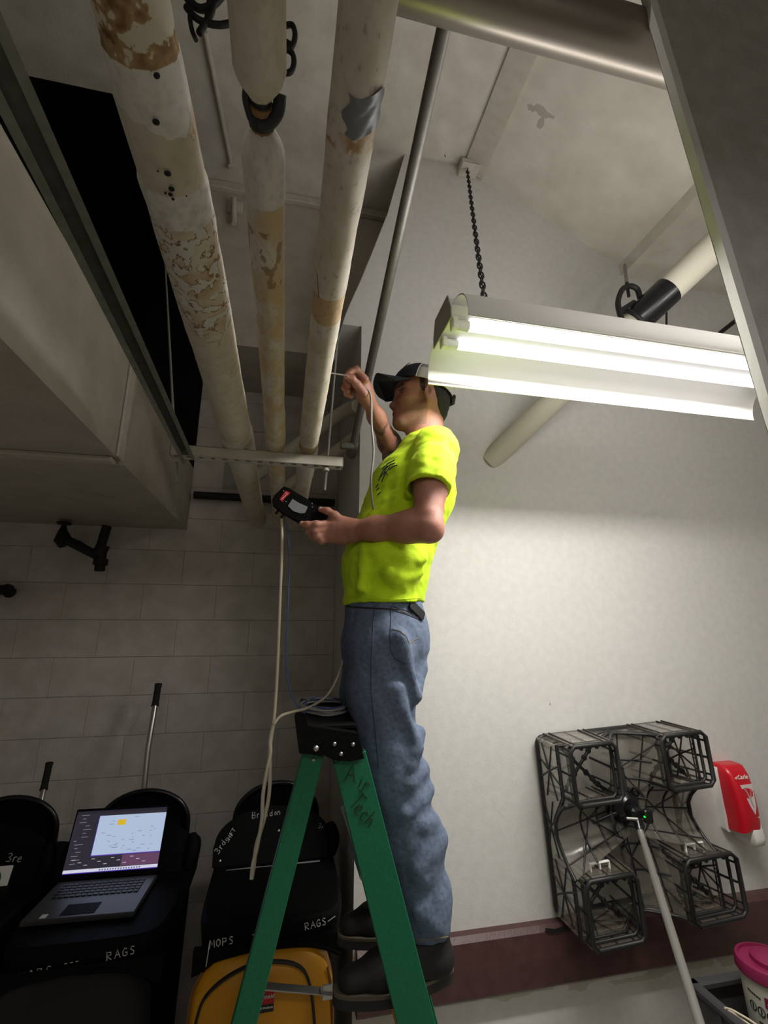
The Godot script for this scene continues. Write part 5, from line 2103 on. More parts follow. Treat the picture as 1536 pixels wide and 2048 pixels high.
	j.chain([Vector3(0.279, 1.90, -1.31), Vector3(0.268, 1.77, -1.305), Vector3(0.288, 1.66, -1.30), Vector3(0.305, 1.58, -1.295)], [0.102, 0.084, 0.072, 0.068], 0.04)
	j.chain([Vector3(0.305, 1.58, -1.295), Vector3(0.346, 1.44, -1.30), Vector3(0.380, 1.30, -1.305), Vector3(0.392, 1.195, -1.305)], [0.068, 0.067, 0.059, 0.056], 0.035)
	j.chain([Vector3(0.285, 1.90, -1.455), Vector3(0.270, 1.76, -1.46), Vector3(0.282, 1.57, -1.465)], [0.108, 0.086, 0.068], 0.04)
	j.chain([Vector3(0.282, 1.57, -1.465), Vector3(0.33, 1.36, -1.475), Vector3(0.372, 1.175, -1.48)], [0.066, 0.06, 0.054], 0.035)
	# folds: behind the knee, across the shin, down the thigh
	for q in [[Vector3(0.415, 1.435, -1.28), Vector3(0.345, 1.395, -1.235), 0.022], [Vector3(0.41, 1.40, -1.30), Vector3(0.36, 1.365, -1.245), 0.018], [Vector3(0.385, 1.55, -1.27), Vector3(0.315, 1.515, -1.225), 0.017], [Vector3(0.375, 1.60, -1.27), Vector3(0.33, 1.585, -1.228), 0.013], [Vector3(0.42, 1.33, -1.29), Vector3(0.39, 1.26, -1.25), 0.012], [Vector3(0.30, 1.93, -1.20), Vector3(0.345, 1.78, -1.222), 0.015], [Vector3(0.29, 1.80, -1.212), Vector3(0.35, 1.66, -1.225), 0.014], [Vector3(0.375, 1.84, -1.28), Vector3(0.345, 1.78, -1.24), 0.018], [Vector3(0.36, 1.69, -1.25), Vector3(0.33, 1.62, -1.225), 0.012], [Vector3(0.36, 1.485, -1.24), Vector3(0.40, 1.475, -1.28), 0.014], [Vector3(0.35, 1.30, -1.25), Vector3(0.41, 1.245, -1.255), 0.010]]:
		j.cap(q[0], q[1], q[2], q[2] * 0.55, 0.03)
	j.cut(Vector3(0, 2.028, 0), Vector3(0.0, 1, 0.0), 0.003)
	for q in [[Vector3(0.394, 1.19, -1.30), 1.19], [Vector3(0.33, 1.17, -1.475), 1.17]]:
		pass
	j.cut(Vector3(0, 1.178, 0), Vector3(0.12, -1, 0), 0.003)
	j.disp = func(p: Vector3) -> float:
		return noise.get_noise_3d(p.x * 11.0, p.y * 9.0 + p.x * 5.0, p.z * 11.0) * 0.0045 + noise.get_noise_3d(p.x * 30.0, p.y * 22.0, p.z * 30.0) * 0.0014
	var oj := blank()
	j.net(Vector3(0.13, 1.14, -1.63), Vector3(0.48, 2.04, -1.15), 0.0058, oj)
	var jeans := field_mesh(oj, "jeans", M.denim, t)
	st = begin()
	for q in [[[748, 1212], [746, 1260], [742, 1320], [742, 1380], [748, 1440], [754, 1500], [757, 1535]], [[788, 1730], [796, 1800], [806, 1885]]]:
		seam(st, j, q, 0.0016, 0.0)
	obj("side_seam", st, M.denim_dark, jeans)
	st = begin()
	for q in [[[782, 1214], [781, 1260], [781, 1300], [790, 1318], [812, 1328]], [[782, 1212], [815, 1222], [848, 1236]], [[783, 1219], [815, 1229], [846, 1242]]]:
		seam(st, j, q, 0.0012, 0.0)
	obj("pocket_edge", st, M.denim_dark, jeans)
	st = begin()
	for q in [[[784, 1258], [800, 1262], [812, 1272], [819, 1287]], [[819, 1287], [828, 1280], [836, 1277]], [[784, 1216], [815, 1226], [846, 1239]], [[830, 1880], [866, 1879], [902, 1872]]]:
		seam(st, j, q, 0.0008, 0.0)
	obj("stitching", st, M.stitch, jeans)
	# belt line under the shirt
	st = begin()
	seam(st, j, [[686, 1212], [720, 1215], [760, 1217], [800, 1219]], 0.0022, 0.0)
	obj("belt", st, M.bag_black, jeans)
	# phone in the back pocket
	var ph := j.hit(EYE, sight(834, 1219))
	if ph != Vector3.INF:
		st = begin()
		var pn := j.grad(ph)
		var px := (Vector3(0.86, -0.5, 0) - pn * pn.dot(Vector3(0.86, -0.5, 0))).normalized()
		var pb := Basis(px, pn.cross(px), pn)
		prism(st, rounded(0.056, 0.034, 0.006), Transform3D(pb, ph - pn * 0.005 - pb.y * 0.004), 0.009)
		tag(obj("phone", st, M.black_gloss), "black phone sticking out of the back pocket of the jeans", "phone")
	# ---------------- cap
	var cb := Basis(Vector3.BACK, ang(-14))   # tipped up at the front
	var cc := H(0.002, 0.022, 0)
	var cpt := func(phi: float, th: float, grow: float) -> Vector3:   # phi 0 at the front
		var a := 0.107 + grow
		var k := pow(cos(th), 0.85)
		return cc + cb * Vector3(-a * cos(phi) * k, (0.092 + grow) * sin(th) - 0.012, (0.086 + grow) * sin(phi) * k)
	for q in [["cap_front", -1.12, 1.12, 0.0, PI / 2, M.navy_cloth, 0.002], ["cap_mesh", 1.12, TAU - 1.12, 0.52, PI / 2, M.mesh_cloth, 0.0], ["cap_band", 1.12, TAU - 1.12, 0.0, 0.52, M.white_cloth, 0.0012]]:
		st = begin()
		var rings := []
		for i in 13:
			var th := lerpf(q[3], q[4], i / 12.0) * 0.998
			var r := PackedVector3Array()
			for k in 33:
				r.append(cpt.call(lerpf(q[1], q[2], k / 32.0), th, q[6]))
			for k in 33:
				r.append(cpt.call(lerpf(q[2], q[1], k / 32.0), th, q[6] - 0.002))
			rings.append(r)
		loft(st, rings, false, true, 1)
		obj(q[0], st, q[5], t)
	st = begin()
	for sd in [-1.0, 1.0]:
		var pts := []
		for i in 13:
			pts.append(cpt.call(sd * 1.12, i / 12.0 * 1.5, 0.001))
		tube(st, pts, 0.002, 6)
	obj("cap_seam", st, M.white_cloth, t)
	st = begin()
	var vis := []
	for i in 10:
		var f := i / 9.0
		var r := PackedVector3Array()
		for lay in [0.0, -0.0035]:
			for k in 25:
				var kk := k if lay == 0.0 else 24 - k
				var e := lerpf(-1.0, 1.0, kk / 24.0)
				var a0 := e * 1.0
				var base := Vector3(-0.107 * cos(a0), -0.012, 0.086 * sin(a0))
				var tip := Vector3(-0.107 - 0.066 * sqrt(maxf(0.0, 1.0 - pow(absf(e), 2.6))), -0.012, 0.088 * e * (1.0 - 0.18 * absf(e)))
				var p: Vector3 = base.lerp(tip, f)
				p.y += 0.002 - 0.034 * e * e * (0.35 + 0.65 * f) - 0.004 * f + lay
				r.append(cc + cb * p)
		vis.append(r)
	loft(st, vis, true, true, 1)
	obj("cap_visor", st, M.navy_cloth, t)
	st = begin()
	var bp: Vector3 = cpt.call(0.35, 0.75, 0.003)
	lathe(st, Transform3D(frame_at(cc, bp), bp), [Vector2(0, 0.003), Vector2(0.013, 0.002), Vector2(0.016, 0)], 16)
	obj("cap_badge", st, M.cap_badge, t)
	st = begin()
	tube(st, [cpt.call(2.75, 0.02, 0.004), cpt.call(PI, -0.02, 0.006), cpt.call(3.5, 0.02, 0.004)], 0.008, 8)
	obj("cap_strap", st, M.bag_black, t)
	# ---------------- hair below the cap
	var hf := Field.new()
	hf.ball(H(-0.004, 0.0, 0), Vector3(0.088, 0.09, 0.0745), 0.02)
	hf.ball(H(-0.036, -0.06, 0), Vector3(0.040, 0.05, 0.054), 0.03)
	hf.cut(H(-0.012, -0.02, 0), Vector3(-1, -0.32, 0), 0.006)
	hf.cut(H(-0.04, 0.004, 0), Vector3(0.25, 1, 0), 0.004)
	hf.cut(H(-0.03, -0.102, 0), Vector3(-0.5, -1, 0), 0.006)
	hf.disp = func(p: Vector3) -> float: return noise.get_noise_3d(p.x * 90.0, p.y * 30.0, p.z * 90.0) * 0.003
	var oh := blank()
	hf.net(H(0.06, -0.15, -0.1), H(-0.13, 0.07, 0.1), 0.004, oh)
	field_mesh(oh, "hair", M.hair, t)
	# ---------------- shoes
	for q in [[Vector3(0.446, 1.128, -1.30), Vector3(0.155, 1.128, -1.275), Vector3(0.394, 1.19, -1.30)], [Vector3(0.44, 1.128, -1.485), Vector3(0.188, 1.128, -1.48), Vector3(0.375, 1.17, -1.48)]]:
		var heel: Vector3 = q[0]
		var toe: Vector3 = q[1]
		var d := (toe - heel).normalized()
		var sd := d.cross(Vector3.UP).normalized()
		var L := heel.distance_to(toe)
		var up := Field.new()
		var at := func(f: float, y: float, w: float) -> Vector3: return heel + d * (L * f) + Vector3.UP * y + sd * w
		up.chain([at.call(0.13, 0.045, 0), at.call(0.35, 0.045, 0), at.call(0.6, 0.04, 0.004), at.call(0.86, 0.036, 0.006)], [0.036, 0.036, 0.042, 0.032], 0.02, Vector3(1, 0.85, 1.0))
		up.cap(at.call(0.16, 0.06, 0), q[2] + Vector3(0, 0.02, 0), 0.040, 0.046, 0.03)
		up.cap(at.call(0.35, 0.07, 0), at.call(0.62, 0.052, 0.002), 0.034, 0.030, 0.03)
		up.cut(at.call(0, 0.016, 0), Vector3.DOWN, 0.003)
		up.cut(q[2] + Vector3(0, 0.035, 0), Vector3.UP, 0.003)
		var os := blank()
		up.net(heel.min(toe) - Vector3(0.03, 0.02, 0.07), heel.max(toe) + Vector3(0.03, 0.13, 0.07), 0.0055, os)
		var shoe := field_mesh(os, "shoe", M.shoe, t)
		for lay in [["sole", 0.0, 0.02, M.shoe_sole, 0.002], ["welt", 0.0195, 0.0255, M.shoe_welt, 0.0035]]:
			st = begin()
			var rings := []
			for y in [lay[1], lay[2]]:
				var r := PackedVector3Array()
				for k in 40:
					var a := TAU * k / 40.0
					var f := 0.5 - 0.5 * cos(a)
					var w := (0.040 + 0.010 * sin(f * PI * 1.5 - 1.2)) * pow(absf(sin(a)), 0.62) * signf(sin(a))
					r.append(at.call(lerpf(-0.005, 1.01, f), y, w * (1.0 + lay[4] * 10.0) + 0.004 * f))
				rings.append(r)
			loft(st, rings, true, true, 1)
			obj(lay[0], st, lay[3], shoe)


func gauge(fn: Array, ff: Array) -> void:
	# the handheld gauge lying in the near hand
	var z := 1.312
	var t := thing("pressure_gauge", "black handheld pressure gauge with a red label and grey display in the man's hand", "gauge", P(600, 1018, z))
	var st := begin()
	var o := PackedVector2Array()
	for q in [[544, 1000], [549, 990], [567, 973], [576, 975], [628, 1006], [644, 1018], [658, 1030], [652, 1042], [612, 1048], [600, 1044], [565, 1024], [546, 1008]]:
		var p := P(q[0], q[1], z)
		o.append(Vector2(p.x, p.y))
	prism(st, o, Transform3D(Basis(), Vector3(0, 0, -z - 0.03)), 0.03)
	obj("case", st, M.black_plastic, t)
	var face := func(px: Array, lift: float, called: String, m: Material) -> void:
		var pp := PackedVector2Array()
		for q in px:
			var p := P(q[0], q[1], z)
			pp.append(Vector2(p.x, p.y))
		var s := begin()
		prism(s, pp, Transform3D(Basis(), Vector3(0, 0, -z)), lift)
		obj(called, s, m, t)
	face.call([[576, 1012], [585, 998], [598, 1006], [616, 1014], [610, 1026], [600, 1027], [586, 1022]], 0.0015, "display", M.duct_tape)
	face.call([[559, 999], [571, 982], [580, 985], [579, 988], [570, 996], [565, 1004]], 0.0015, "label", M.badge_red)
	for q in [[[563, 999], [567, 994]], [[566, 996], [570, 992], [574, 988]], [[570, 986], [576, 987]]]:
		st = begin()
		tube(st, [P(q[0][0], q[0][1], z - 0.0016), P(q[-1][0], q[-1][1], z - 0.0016)], 0.0007, 5)
		obj("label_print", st, M.white_print, t)
	for q in [[567, 982], [572, 1003], [624, 1007], [625, 1014]]:
		st = begin()
		lathe(st, Transform3D(Basis(Vector3.RIGHT, PI / 2), P(q[0], q[1], z)), [Vector2(0, 0.0012), Vector2(0.0016, 0.0008), Vector2(0.002, 0)], 10)
		obj("screw", st, M.steel, t)
	for q in [[[560, 1017], [551, 1028]], [[571, 1024], [562, 1036]]]:
		st = begin()
		tube(st, [P(q[0][0], q[0][1], z + 0.015), P(q[1][0], q[1][1], z + 0.015)], 0.0036, 10)
		obj("port", st, M.black_rubber, t)
	# probe in the raised hand
	st = begin()
	tube(st, [P(699, 752, 1.185), P(680, 749, 1.10), P(652, 745, 1.0)], 0.0022, 8)
	tag(obj("probe", st, M.steel), "thin metal probe held by the raised hand against the right lagged pipe", "probe")


# ==================================================================== the plastic pallet leaning on the wall
func pallet() -> void:
	var o3 := P(1112, 1815, 1.93) + Vector3(-0.003, -0.02, 0)
	var ux := Vector3(0.617, 0.031, 0).normalized()
	var B := Basis(ux, Vector3.BACK.cross(ux), Vector3.BACK)
	var W := 0.618
	var Ht := 0.632
	var t := thing("plastic_pallet", "black ribbed plastic pallet with four hollow feet leaning against the white wall", "pallet", o3)
	var L := func(u: float, v: float, w: float) -> Vector3: return o3 + B * Vector3(u * W, v * Ht, w)
	var black := M.pallet_black as Material
	# outer rim on the wall
	var st := begin()
	var r := []
	for p in rounded(1.0, 1.0, 0.05, 4):
		r.append(L.call(p.x + 0.5, p.y + 0.5, 0.008))
	r.append(r[0])
	tube(st, r, 0.010, 8, false)
	obj("rim", st, black, t)
	# smoky deck sheet and deck ribs
	st = begin()
	box(st, Transform3D(B, L.call(0.5, 0.5, 0.004)), Vector3(W, Ht, 0.004), 0.0)
	obj("deck_sheet", st, M.smoky, t)
	# feet: hollow tapered square frames
	var feet := [[0.05, 0.37, 0.68, 1.0, 0.20], [0.71, 1.05, 0.69, 1.0, 0.20], [0.035, 0.375, -0.03, 0.30, 0.20], [0.72, 1.10, -0.02, 0.31, 0.20]]
	for fi in 4:
		var f: Array = feet[fi]
		var base := [maxf(f[0], 0.0) - 0.0, minf(f[1], 1.0), maxf(f[2], 0.0), f[3]]
		st = begin()
		var lv := [[0.03, 0.02], [0.085, 0.012], [0.14, 0.006], [0.19, 0.0]]
		var corner := func(i: int, w: float, inset: float) -> Vector3:
			var k := w / 0.2
			var u0 := lerpf(base[0], f[0], k) - inset
			var u1 := lerpf(base[1], f[1], k) + inset
			var v0 := lerpf(base[2], f[2], k) - inset
			var v1 := lerpf(base[3], f[3], k) + inset
			return L.call([u0, u1, u1, u0][i], [v0, v0, v1, v1][i], w)
		var loop := func(w: float, rad: float, inset: float, s2: SurfaceTool) -> void:
			var pp := []
			for i in 4:
				var a: Vector3 = corner.call(i, w, inset)
				var b: Vector3 = corner.call((i + 1) % 4, w, inset)
				pp.append(a.lerp(b, 0.09))
				pp.append(a.lerp(b, 0.91))
			pp.append(pp[0])
			tube(s2, pp, rad, 8, false)
		loop.call(0.2, 0.0088, 0.0, st)
		obj("foot_ring", st, black, t)
		st = begin()
		loop.call(0.170, 0.0062, -0.006, st)
		obj("foot_ring", st, black, t)
		for i in 4:
			for e in [0.06, 0.18]:
				st = begin()
				var a0: Vector3 = corner.call(i, 0.008, 0.015)
				var n0: Vector3 = corner.call((i + 1) % 4, 0.008, 0.015)
				var a1: Vector3 = corner.call(i, 0.2, 0.0)
				var n1: Vector3 = corner.call((i + 1) % 4, 0.2, 0.0)
				bar(st, a0.lerp(n0, e), a1.lerp(n1, e), 0.010, 0.006, B.x + B.y)
				obj("foot_post", st, black, t)
				st = begin()
				bar(st, a0.lerp(n0, 1.0 - e), a1.lerp(n1, 1.0 - e), 0.010, 0.006, B.x + B.y)
				obj("foot_post", st, black, t)
			# smoky side panels with crossed ribs
			var q0: Vector3 = corner.call(i, 0.008, 0.01)
			var q1: Vector3 = corner.call((i + 1) % 4, 0.008, 0.01)
			var q2: Vector3 = corner.call((i + 1) % 4, 0.19, 0.0)
			var q3: Vector3 = corner.call(i, 0.19, 0.0)
			var nrm := (q1 - q0).cross(q3 - q0).normalized()
			st = begin()
			for s in [0.0, 0.0025]:
				poly(st, [q0 + nrm * s, q1 + nrm * s, q2 + nrm * s, q3 + nrm * s], nrm if s > 0.0 else -nrm)
			obj("foot_panel", st, M.smoky, t)
			st = begin()
			bar(st, (q0 + q1) / 2, (q2 + q3) / 2, 0.009, 0.005, nrm)
			obj("foot_rib", st, black, t)
		# crossed brace with beads at the bottom of the foot
		st = begin()
		for i in 2:
			var a: Vector3 = corner.call(i, 0.09, -0.005)
			var b: Vector3 = corner.call(i + 2, 0.09, -0.005)
			tube(st, [a, b], 0.0066, 8)
			for k in [0.12, 0.24, 0.36, 0.64, 0.76, 0.88]:
				lathe(st, Transform3D(Basis(Vector3.RIGHT, PI / 2), a.lerp(b, k)), [Vector2(0, 0.008), Vector2(0.009, 0.007), Vector2(0.0125, 0.0), Vector2(0.009, -0.007), Vector2(0, -0.008)], 10)
		obj("cross_brace", st, black, t)
		st = begin()
		for k in 4:
			var a: Vector3 = corner.call(3, 0.2, 0.0)
			var b: Vector3 = corner.call(2, 0.2, 0.0)
			lathe(st, Transform3D(Basis(Vector3.RIGHT, PI / 2), a.lerp(b, 0.24 + 0.17 * k) - B.y * 0.008), [Vector2(0, 0.004), Vector2(0.008, 0.003), Vector2(0.008, -0.003), Vector2(0, -0.004)], 10)
		obj("scallop", st, black, t)
		if fi >= 2:
			st = begin()
			var a: Vector3 = corner.call(3, 0.14, 0.02)
			var b: Vector3 = corner.call(2, 0.14, 0.02)
			var m := (a + b) / 2
			box(st, Transform3D(B, m + B.y * 0.012), Vector3(0.085, 0.005, 0.012), 0.002)
			for e in [-0.04, 0.0, 0.04]:
				box(st, Transform3D(B, m + B.x * e), Vector3(0.005, 0.028, 0.012), 0.002)
			obj("label_clip", st, M.white_print, t)
	# channels between the feet, sinking to the hub: bowed smoky sheets with curved ribs
	var hub := [0.50, 0.56]
	var chans := [[[0.0, 0.685], [0.0, 0.295], 0], [[1.0, 0.69], [1.0, 0.31], 0], [[0.375, 1.0], [0.71, 1.0], 1], [[0.38, 0.0], [0.71, 0.0], 1]]
	for c in chans:
		var e0: Vector2 = Vector2(c[0][0], c[0][1])
		var e1: Vector2 = Vector2(c[1][0], c[1][1])
		var h0 := Vector2(hub[0], hub[1])
		var side := (e1 - e0).normalized()
		var rows := []
		for i in 9:
			var f := i / 8.0
			var row := []
			for k in 9:
				var g := k / 8.0
				var ed := e0.lerp(e1, g)
				var inner := h0 + side * (g - 0.5) * 0.26
				var p := ed.lerp(inner, f)
				var bow := pow(absf(g - 0.5) * 2.0, 1.8)
				var w := lerpf(0.075, 0.055, f) + bow * lerpf(0.10, 0.05, f)
				row.append(L.call(p.x, p.y, w))
			rows.append(row)
		st = begin()
		for i in 8:
			for k in 8:
				poly(st, [rows[i][k], rows[i][k + 1], rows[i + 1][k + 1], rows[i + 1][k]], Vector3.BACK, 1)
				var dn := Vector3.BACK * 0.003
				poly(st, [rows[i][k] - dn, rows[i][k + 1] - dn, rows[i + 1][k + 1] - dn, rows[i + 1][k] - dn], Vector3.FORWARD, 2)
		obj("channel_sheet", st, M.smoky_dark, t)
		for i in [0, 3, 5, 7]:
			st = begin()
			tube(st, rows[i], 0.0065 if i == 0 else 0.0042, 7)
			obj("channel_rib", st, black, t)
		for k in [1, 4, 7]:
			st = begin()
			var line := []
			for i in 9:
				line.append(rows[i][k])
			tube(st, line, 0.0030, 6)
			obj("channel_rib", st, black, t)
		st = begin()
		tube(st, [rows[1][0], rows[4][4], rows[7][8]], 0.003, 6)
		tube(st, [rows[1][8], rows[4][4], rows[7][0]], 0.003, 6)
		obj("channel_rib", st, black, t)
	# side skirts: smoky sheets with fans of ribs from three nodes
	for sd in 4:
		var S := func(f: float, w: float) -> Vector3:
			match sd:
				0: return L.call(0.0, f, w)
				1: return L.call(f, 1.0, w)
				2: return L.call(1.0, f, w)
			return L.call(f, 0.0, w)
		var depth := func(f: float) -> float:   # front edge of the skirt
			var m := clampf((absf(f - 0.5) - 0.05) / 0.16, 0.0, 1.0)
			return lerpf(0.085, 0.165, m)
		st = begin()
		var nrm: Vector3 = [-B.x, B.y, B.x, -B.y][sd]
		for i in 24:
			var f0 := i / 24.0
			var f1 := (i + 1) / 24.0
			for q in [[0.0, 1.0], [-0.0025, -1.0]]:
				poly(st, [S.call(f0, 0.01) + nrm * q[0], S.call(f1, 0.01) + nrm * q[0], S.call(f1, depth.call(f1)) + nrm * q[0], S.call(f0, depth.call(f0)) + nrm * q[0]], nrm * q[1])
		obj("skirt_sheet", st, M.smoky, t)
		for node in [0.17, 0.5, 0.83]:
			st = begin()
			var c: Vector3 = S.call(node, depth.call(node) * 0.5)
			for k in 8:
				var a := TAU * k / 8.0 + 0.39
				var w: float = depth.call(node) * 0.5
				var ff := clampf(node + cos(a) * 0.165, 0.0, 1.0)
				tube(st, [c, S.call(ff, clampf(w + sin(a) * 0.095, 0.01, depth.call(ff)))], 0.0036, 6)
			obj("fan_rib", st, black, t)
		st = begin()
		var line := []
		var line2 := []
		for i in 25:
			var f := i / 24.0
			line.append(S.call(f, depth.call(f)))
			line2.append(S.call(f, depth.call(f) - 0.014))
		tube(st, line, 0.0048, 7)
		tube(st, line2, 0.0030, 6)
		for i in 25:
			tube(st, [line[i], line2[i]], 0.0026, 5)
		obj("ladder_rib", st, black, t)
	# the hub
	st = begin()
	var hc: Vector3 = L.call(0.515, 0.575, 0.07)
	lathe(st, Transform3D(Basis(Vector3.RIGHT, PI / 2), hc), [Vector2(0, 0.045), Vector2(0.035, 0.045), Vector2(0.05, 0.03), Vector2(0.066, 0.012), Vector2(0.074, -0.02), Vector2(0, -0.02)], 22)
	var hubo := obj("hub", st, M.black_gloss, t)
	for k in 6:
		st = begin()
		var a := TAU * k / 6.0 + 0.4
		bar(st, hc + Vector3(cos(a), sin(a), 0) * 0.05 + Vector3(0, 0, 0.02), hc + Vector3(cos(a), sin(a), 0) * 0.155 + Vector3(0, 0, -0.012), 0.012, 0.01)
		obj("spoke", st, black, t)
	# ---- the pole in front, with its black mount
	var top := P(1278, 1655, 1.76)
	var d := (P(1400, 2048, 1.42) - top).normalized()
	var foot := top + d * (top.y / -d.y)
	var pt := thing("pole", "grey metal pole leaning against the middle of the black pallet", "pole", foot)
	st = begin()
	tube(st, [top, top + d * 0.07, top + d * 0.0701, top + d * 0.16, top + d * 0.1601, foot], [0.0115, 0.0115, 0.0125, 0.0125, 0.0138, 0.0138], 16)
	obj("tube", st, M.pole_grey, pt)
	st = begin()
	tube(st, [top + d * 0.01, top - d * 0.05], [0.0145, 0.0165], 12)
	box(st, Transform3D(B, top - d * 0.05 + Vector3(0.0, 0.004, 0.0)), Vector3(0.05, 0.045, 0.05), 0.01)
	obj("mount", st, M.black_gloss, pt)
	st = begin()
	tube(st, [top + Vector3(-0.05, 0.034, 0.0), top + Vector3(-0.012, 0.034, 0.012)], 0.0055, 10)
	obj("pin", st, M.steel, pt)
	st = begin()
	lathe(st, Transform3D(Basis(Vector3.RIGHT, PI / 2), P(1290, 1634, 1.735)), [Vector2(0, 0.002), Vector2(0.0028, 0.0012), Vector2(0.0032, -0.004)], 10)
	obj("indicator_light", st, M.led_green, pt)
	st = begin()
	box(st, Transform3D(B, P(1296, 1632, 1.75)), Vector3(0.035, 0.05, 0.022), 0.006)
	obj("switch_box", st, M.black_gloss, pt)


# ==================================================================== dispenser, bin, tub
func dispenser() -> void:
	var tl := P(1440, 1526, 1.90)
	var c := Vector3(P(1478, 1590, 1.88).x, P(1478, 1600, 1.88).y, WALL_Z)
	var t := thing("soap_dispenser", "red and white soap dispenser lettered in white on the wall right of the pallet", "dispenser", c)
	var st := begin()
	prism(st, rounded(0.112, 0.262, 0.016), Transform3D(Basis(), c + Vector3(0.003, -0.004, 0)), 0.03)
	obj("back_plate", st, M.white_gloss, t)
	# red cover: bulging, narrowing downwards, with a chevron lower edge
	st = begin()
	var rings := []
	for q in [[0.136, 0.052, 0.040], [0.132, 0.056, 0.056], [0.10, 0.057, 0.078], [0.04, 0.056, 0.092], [-0.03, 0.054, 0.098], [-0.075, 0.051, 0.098]]:
		rings.append(ring(c + Vector3(0.006 + (0.136 - q[0]) * 0.02, q[0], 0.012), Vector3.RIGHT, Vector3.BACK, 40, q[1], q[2], 5.0))
	var last := PackedVector3Array()
	for k in 40:
		var p: Vector3 = rings[-1][k]
		var e := clampf((p.x - c.x - 0.006) / 0.05, -1.0, 1.0)
		last.append(Vector3(p.x, c.y - 0.10 - 0.022 * absf(e), p.z - 0.004))
	rings.append(last)
	loft(st, rings)
	obj("cover", st, M.red_gloss, t)
	var lean := Basis(Vector3.RIGHT, ang(-8))
	var fp := func(x: float, y: float, lift: float) -> Vector3:
		var z := 0.106 - 0.0016 * pow(maxf(0.0, y + 0.03) * 100.0, 1.0) * 0.9
		return c + Vector3(0.008 + x, y, z + lift)
	st = begin()
	prism(st, PackedVector2Array([Vector2(-0.030, 0.066), Vector2(0.034, 0.068), Vector2(0.022, -0.015), Vector2(0.008, -0.045), Vector2(-0.004, -0.02)]), Transform3D(lean, fp.call(0.006, 0.0, 0.0)), 0.0065)
	obj("window", st, mat("window_clear", rgb(212, 200, 198), 0.15), t)
	st = begin()
	tube(st, [fp.call(-0.008, 0.056, 0.004), fp.call(0.004, 0.03, 0.004), fp.call(0.014, -0.015, 0.004)], 0.005, 8)
	tube(st, [fp.call(0.026, 0.05, 0.004), fp.call(0.012, 0.015, 0.004)], 0.004, 8)
	obj("soap_bag", st, mat("soap_grey", rgb(168, 156, 156), 0.3), t)
	lettering("Carle", 0.022, M.white_print, t, Transform3D(lean, fp.call(0.0, 0.096, 0.008)))
	st = begin()
	for k in 3:
		var q: Vector3 = fp.call(-0.034 - k * 0.004, 0.094, 0.0085)
		bx(st, q + Vector3(-0.0012, -0.006 + k * 0.002, 0), q + Vector3(0.0012, 0.006 - k * 0.002, 0.001), 0.0)
	obj("emblem", st, M.white_print, t)
	st = begin()
	for k in 7:
		var q: Vector3 = fp.call(0.012 + k * 0.004, -0.058, 0.0025)
		bx(st, q, q + Vector3(0.003, 0.003, 0.001), 0.0)
	obj("small_print", st, M.white_print, t)
	st = begin()
	rings = []
	for q in [[-0.085, 0.030, 0.080], [-0.135, 0.028, 0.092], [-0.16, 0.022, 0.088], [-0.17, 0.016, 0.075]]:
		rings.append(ring(c + Vector3(0.030, q[0], 0.022), Vector3.RIGHT, Vector3.BACK, 28, q[1], q[2], 9.0))
	loft(st, rings)
	obj("push_lever", st, M.white_gloss, t)


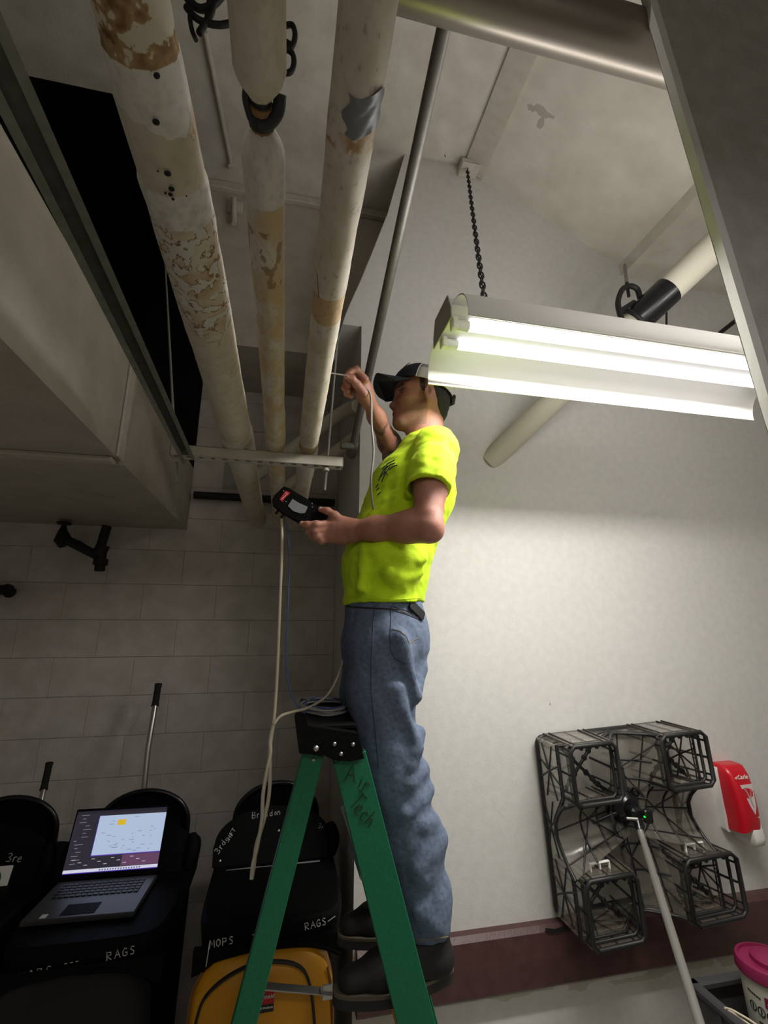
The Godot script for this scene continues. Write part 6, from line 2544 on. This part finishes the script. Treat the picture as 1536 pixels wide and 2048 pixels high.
func bin_and_bucket() -> void:
	# an open grey bin; only its near left corner is in view
	var a := P(1379, 1962, 1.60)
	var y1 := a.y
	var x0 := a.x
	var x1 := x0 + 0.55
	var z1 := -1.60
	var z0 := -1.12
	var t := thing("grey_bin", "dark grey open plastic bin at the lower right corner below the crash rail", "bin", Vector3((x0 + x1) / 2, 0, (z0 + z1) / 2))
	var st := begin()
	var th := 0.012
	for q in [[Vector3(x0, 0.5, z1), Vector3(x0 + th, y1, z0)], [Vector3(x1 - th, 0.5, z1), Vector3(x1, y1, z0)], [Vector3(x0, 0.5, z1), Vector3(x1, y1, z1 + th)], [Vector3(x0, 0.5, z0 - th), Vector3(x1, y1, z0)], [Vector3(x0, 0.5, z1), Vector3(x1, 0.52, z0)]]:
		bx(st, q[0], q[1], 0.004)
	obj("body", st, M.grey_bin, t)
	st = begin()
	for q in [[Vector3(x0 - 0.008, y1 - 0.02, z1 - 0.008), Vector3(x0 + 0.024, y1 + 0.004, z0)], [Vector3(x0 - 0.008, y1 - 0.02, z1 - 0.008), Vector3(x1, y1 + 0.004, z1 + 0.024)]]:
		bx(st, q[0], q[1], 0.006)
	for k in 3:
		bx(st, Vector3(x0 - 0.006, y1 - 0.3, z1 + 0.1 + k * 0.13), Vector3(x0 + 0.002, y1 - 0.02, z1 + 0.115 + k * 0.13), 0.002)
	obj("rim", st, M.grey_bin, t)
	for q in [[x0 + 0.03, z0 - 0.03], [x1 - 0.03, z0 - 0.03], [x0 + 0.03, z1 + 0.03], [x1 - 0.03, z1 + 0.03]]:
		st = begin()
		bx(st, Vector3(q[0] - 0.025, 0, q[1] - 0.025), Vector3(q[0] + 0.025, 0.51, q[1] + 0.025), 0.004)
		obj("leg", st, M.grey_bin, t)
	# a bag lying in it
	var fl := y1 - 0.19
	st = begin()
	bx(st, Vector3(x0 + 0.014, 0.521, z1 + 0.014), Vector3(x1 - 0.014, fl, z0 - 0.014), 0.03)
	tag(obj("folded_cloth", st, mat("cloth_brown", rgb(92, 84, 78), 0.9)), "folded grey-brown cloth lying in the grey bin", "cloth")
	st = begin()
	var s := []
	for q in [[1450, 2016, 1.4], [1464, 2020, 1.4], [1482, 2030, 1.38], [1502, 2042, 1.36], [1530, 2062, 1.33]]:
		s.append(P(q[0], q[1], q[2]))
	var s2 := []
	for q in [[1455, 2020, 1.4], [1475, 2032, 1.39], [1500, 2050, 1.36], [1520, 2066, 1.34]]:
		s2.append(P(q[0], q[1], q[2]))
	tube(st, curve(s, 5), 0.003, 6)
	tube(st, curve(s2, 5), 0.003, 6)
	tag(obj("string", st, M.white_tube), "loop of cream string hanging over the edge of the grey bin", "string")
	# the wipes tub
	var top := P(1512, 1905, 1.5)
	var bot := P(1527, 2020, 1.5)
	var R := 0.086
	var base := Vector3(top.x + 0.002, fl + 0.002, -1.46)
	var yt := top.y - 0.01
	var tb := thing("wipes_tub", "white wipes tub with a maroon lid standing in the grey bin", "tub", base)
	st = begin()
	lathe(st, Transform3D(Basis(), base), [Vector2(0, 0), Vector2(R * 0.80, 0), Vector2(R * 0.83, 0.006), Vector2(R * 0.98, yt - base.y), Vector2(0, yt - base.y)], 36)
	obj("body", st, M.bucket_white, tb)
	st = begin()
	lathe(st, Transform3D(Basis(), Vector3(base.x, yt, base.z)), [Vector2(R * 1.03, -0.022), Vector2(R * 1.07, -0.018), Vector2(R * 1.07, 0.0), Vector2(R * 1.02, 0.012), Vector2(R * 0.92, 0.014), Vector2(R * 0.90, 0.006), Vector2(0, 0.006)], 36)
	var lid := obj("lid", st, M.maroon, tb)
	st = begin()
	lathe(st, Transform3D(Basis(), Vector3(base.x + 0.01, yt + 0.006, base.z)), [Vector2(R * 0.66, 0), Vector2(R * 0.64, 0.012), Vector2(R * 0.55, 0.016), Vector2(0, 0.016)], 30)
	obj("flip_cap", st, M.maroon, lid)
	# print on the tub
	var spot := func(angle: float, y: float, lift: float) -> Transform3D:
		var f := (y - base.y) / (yt - base.y)
		var rr := R * lerpf(0.83, 0.98, f) + lift
		return Transform3D(Basis(Vector3.UP, angle), Vector3(base.x + sin(angle) * rr, y, base.z + cos(angle) * rr))
	st = begin()
	for k in 5:
		var x: Transform3D = spot.call(-1.08 + 0.14 * k, yt - 0.066, 0.0006)
		box(st, x, Vector3(0.0125, 0.026, 0.0012), 0.0)
	obj("print", st, M.maroon, tb)
	st = begin()
	for k in 3:
		var x: Transform3D = spot.call(-1.0 + 0.14 * k, yt - 0.070, 0.0014)
		box(st, x, Vector3(0.0125, 0.007, 0.0012), 0.0)
	obj("print", st, M.white_print, tb)
	st = begin()
	for k in 3:
		var x: Transform3D = spot.call(-1.62 + 0.29 * k, yt - 0.094 - 0.003 * k, 0.0005)
		var pts := arc(x.origin, x.basis.x * 0.0095, x.basis.y * 0.011, 0, TAU, 16)
		tube(st, pts, 0.0012, 5, false)
		tube(st, [x.origin + x.basis.y * 0.006, x.origin - x.basis.y * 0.006], 0.0018, 5)
	for k in 6:
		var x: Transform3D = spot.call(-1.72 + 0.08 * k, yt - 0.058 - 0.001 * k, 0.0004)
		box(st, x, Vector3(0.005, 0.004, 0.001), 0.0)
	for k in 4:
		var x: Transform3D = spot.call(-1.45 + 0.08 * k, yt - 0.128, 0.0004)
		box(st, x, Vector3(0.005, 0.004, 0.001), 0.0)
	obj("print", st, M.pen, tb)
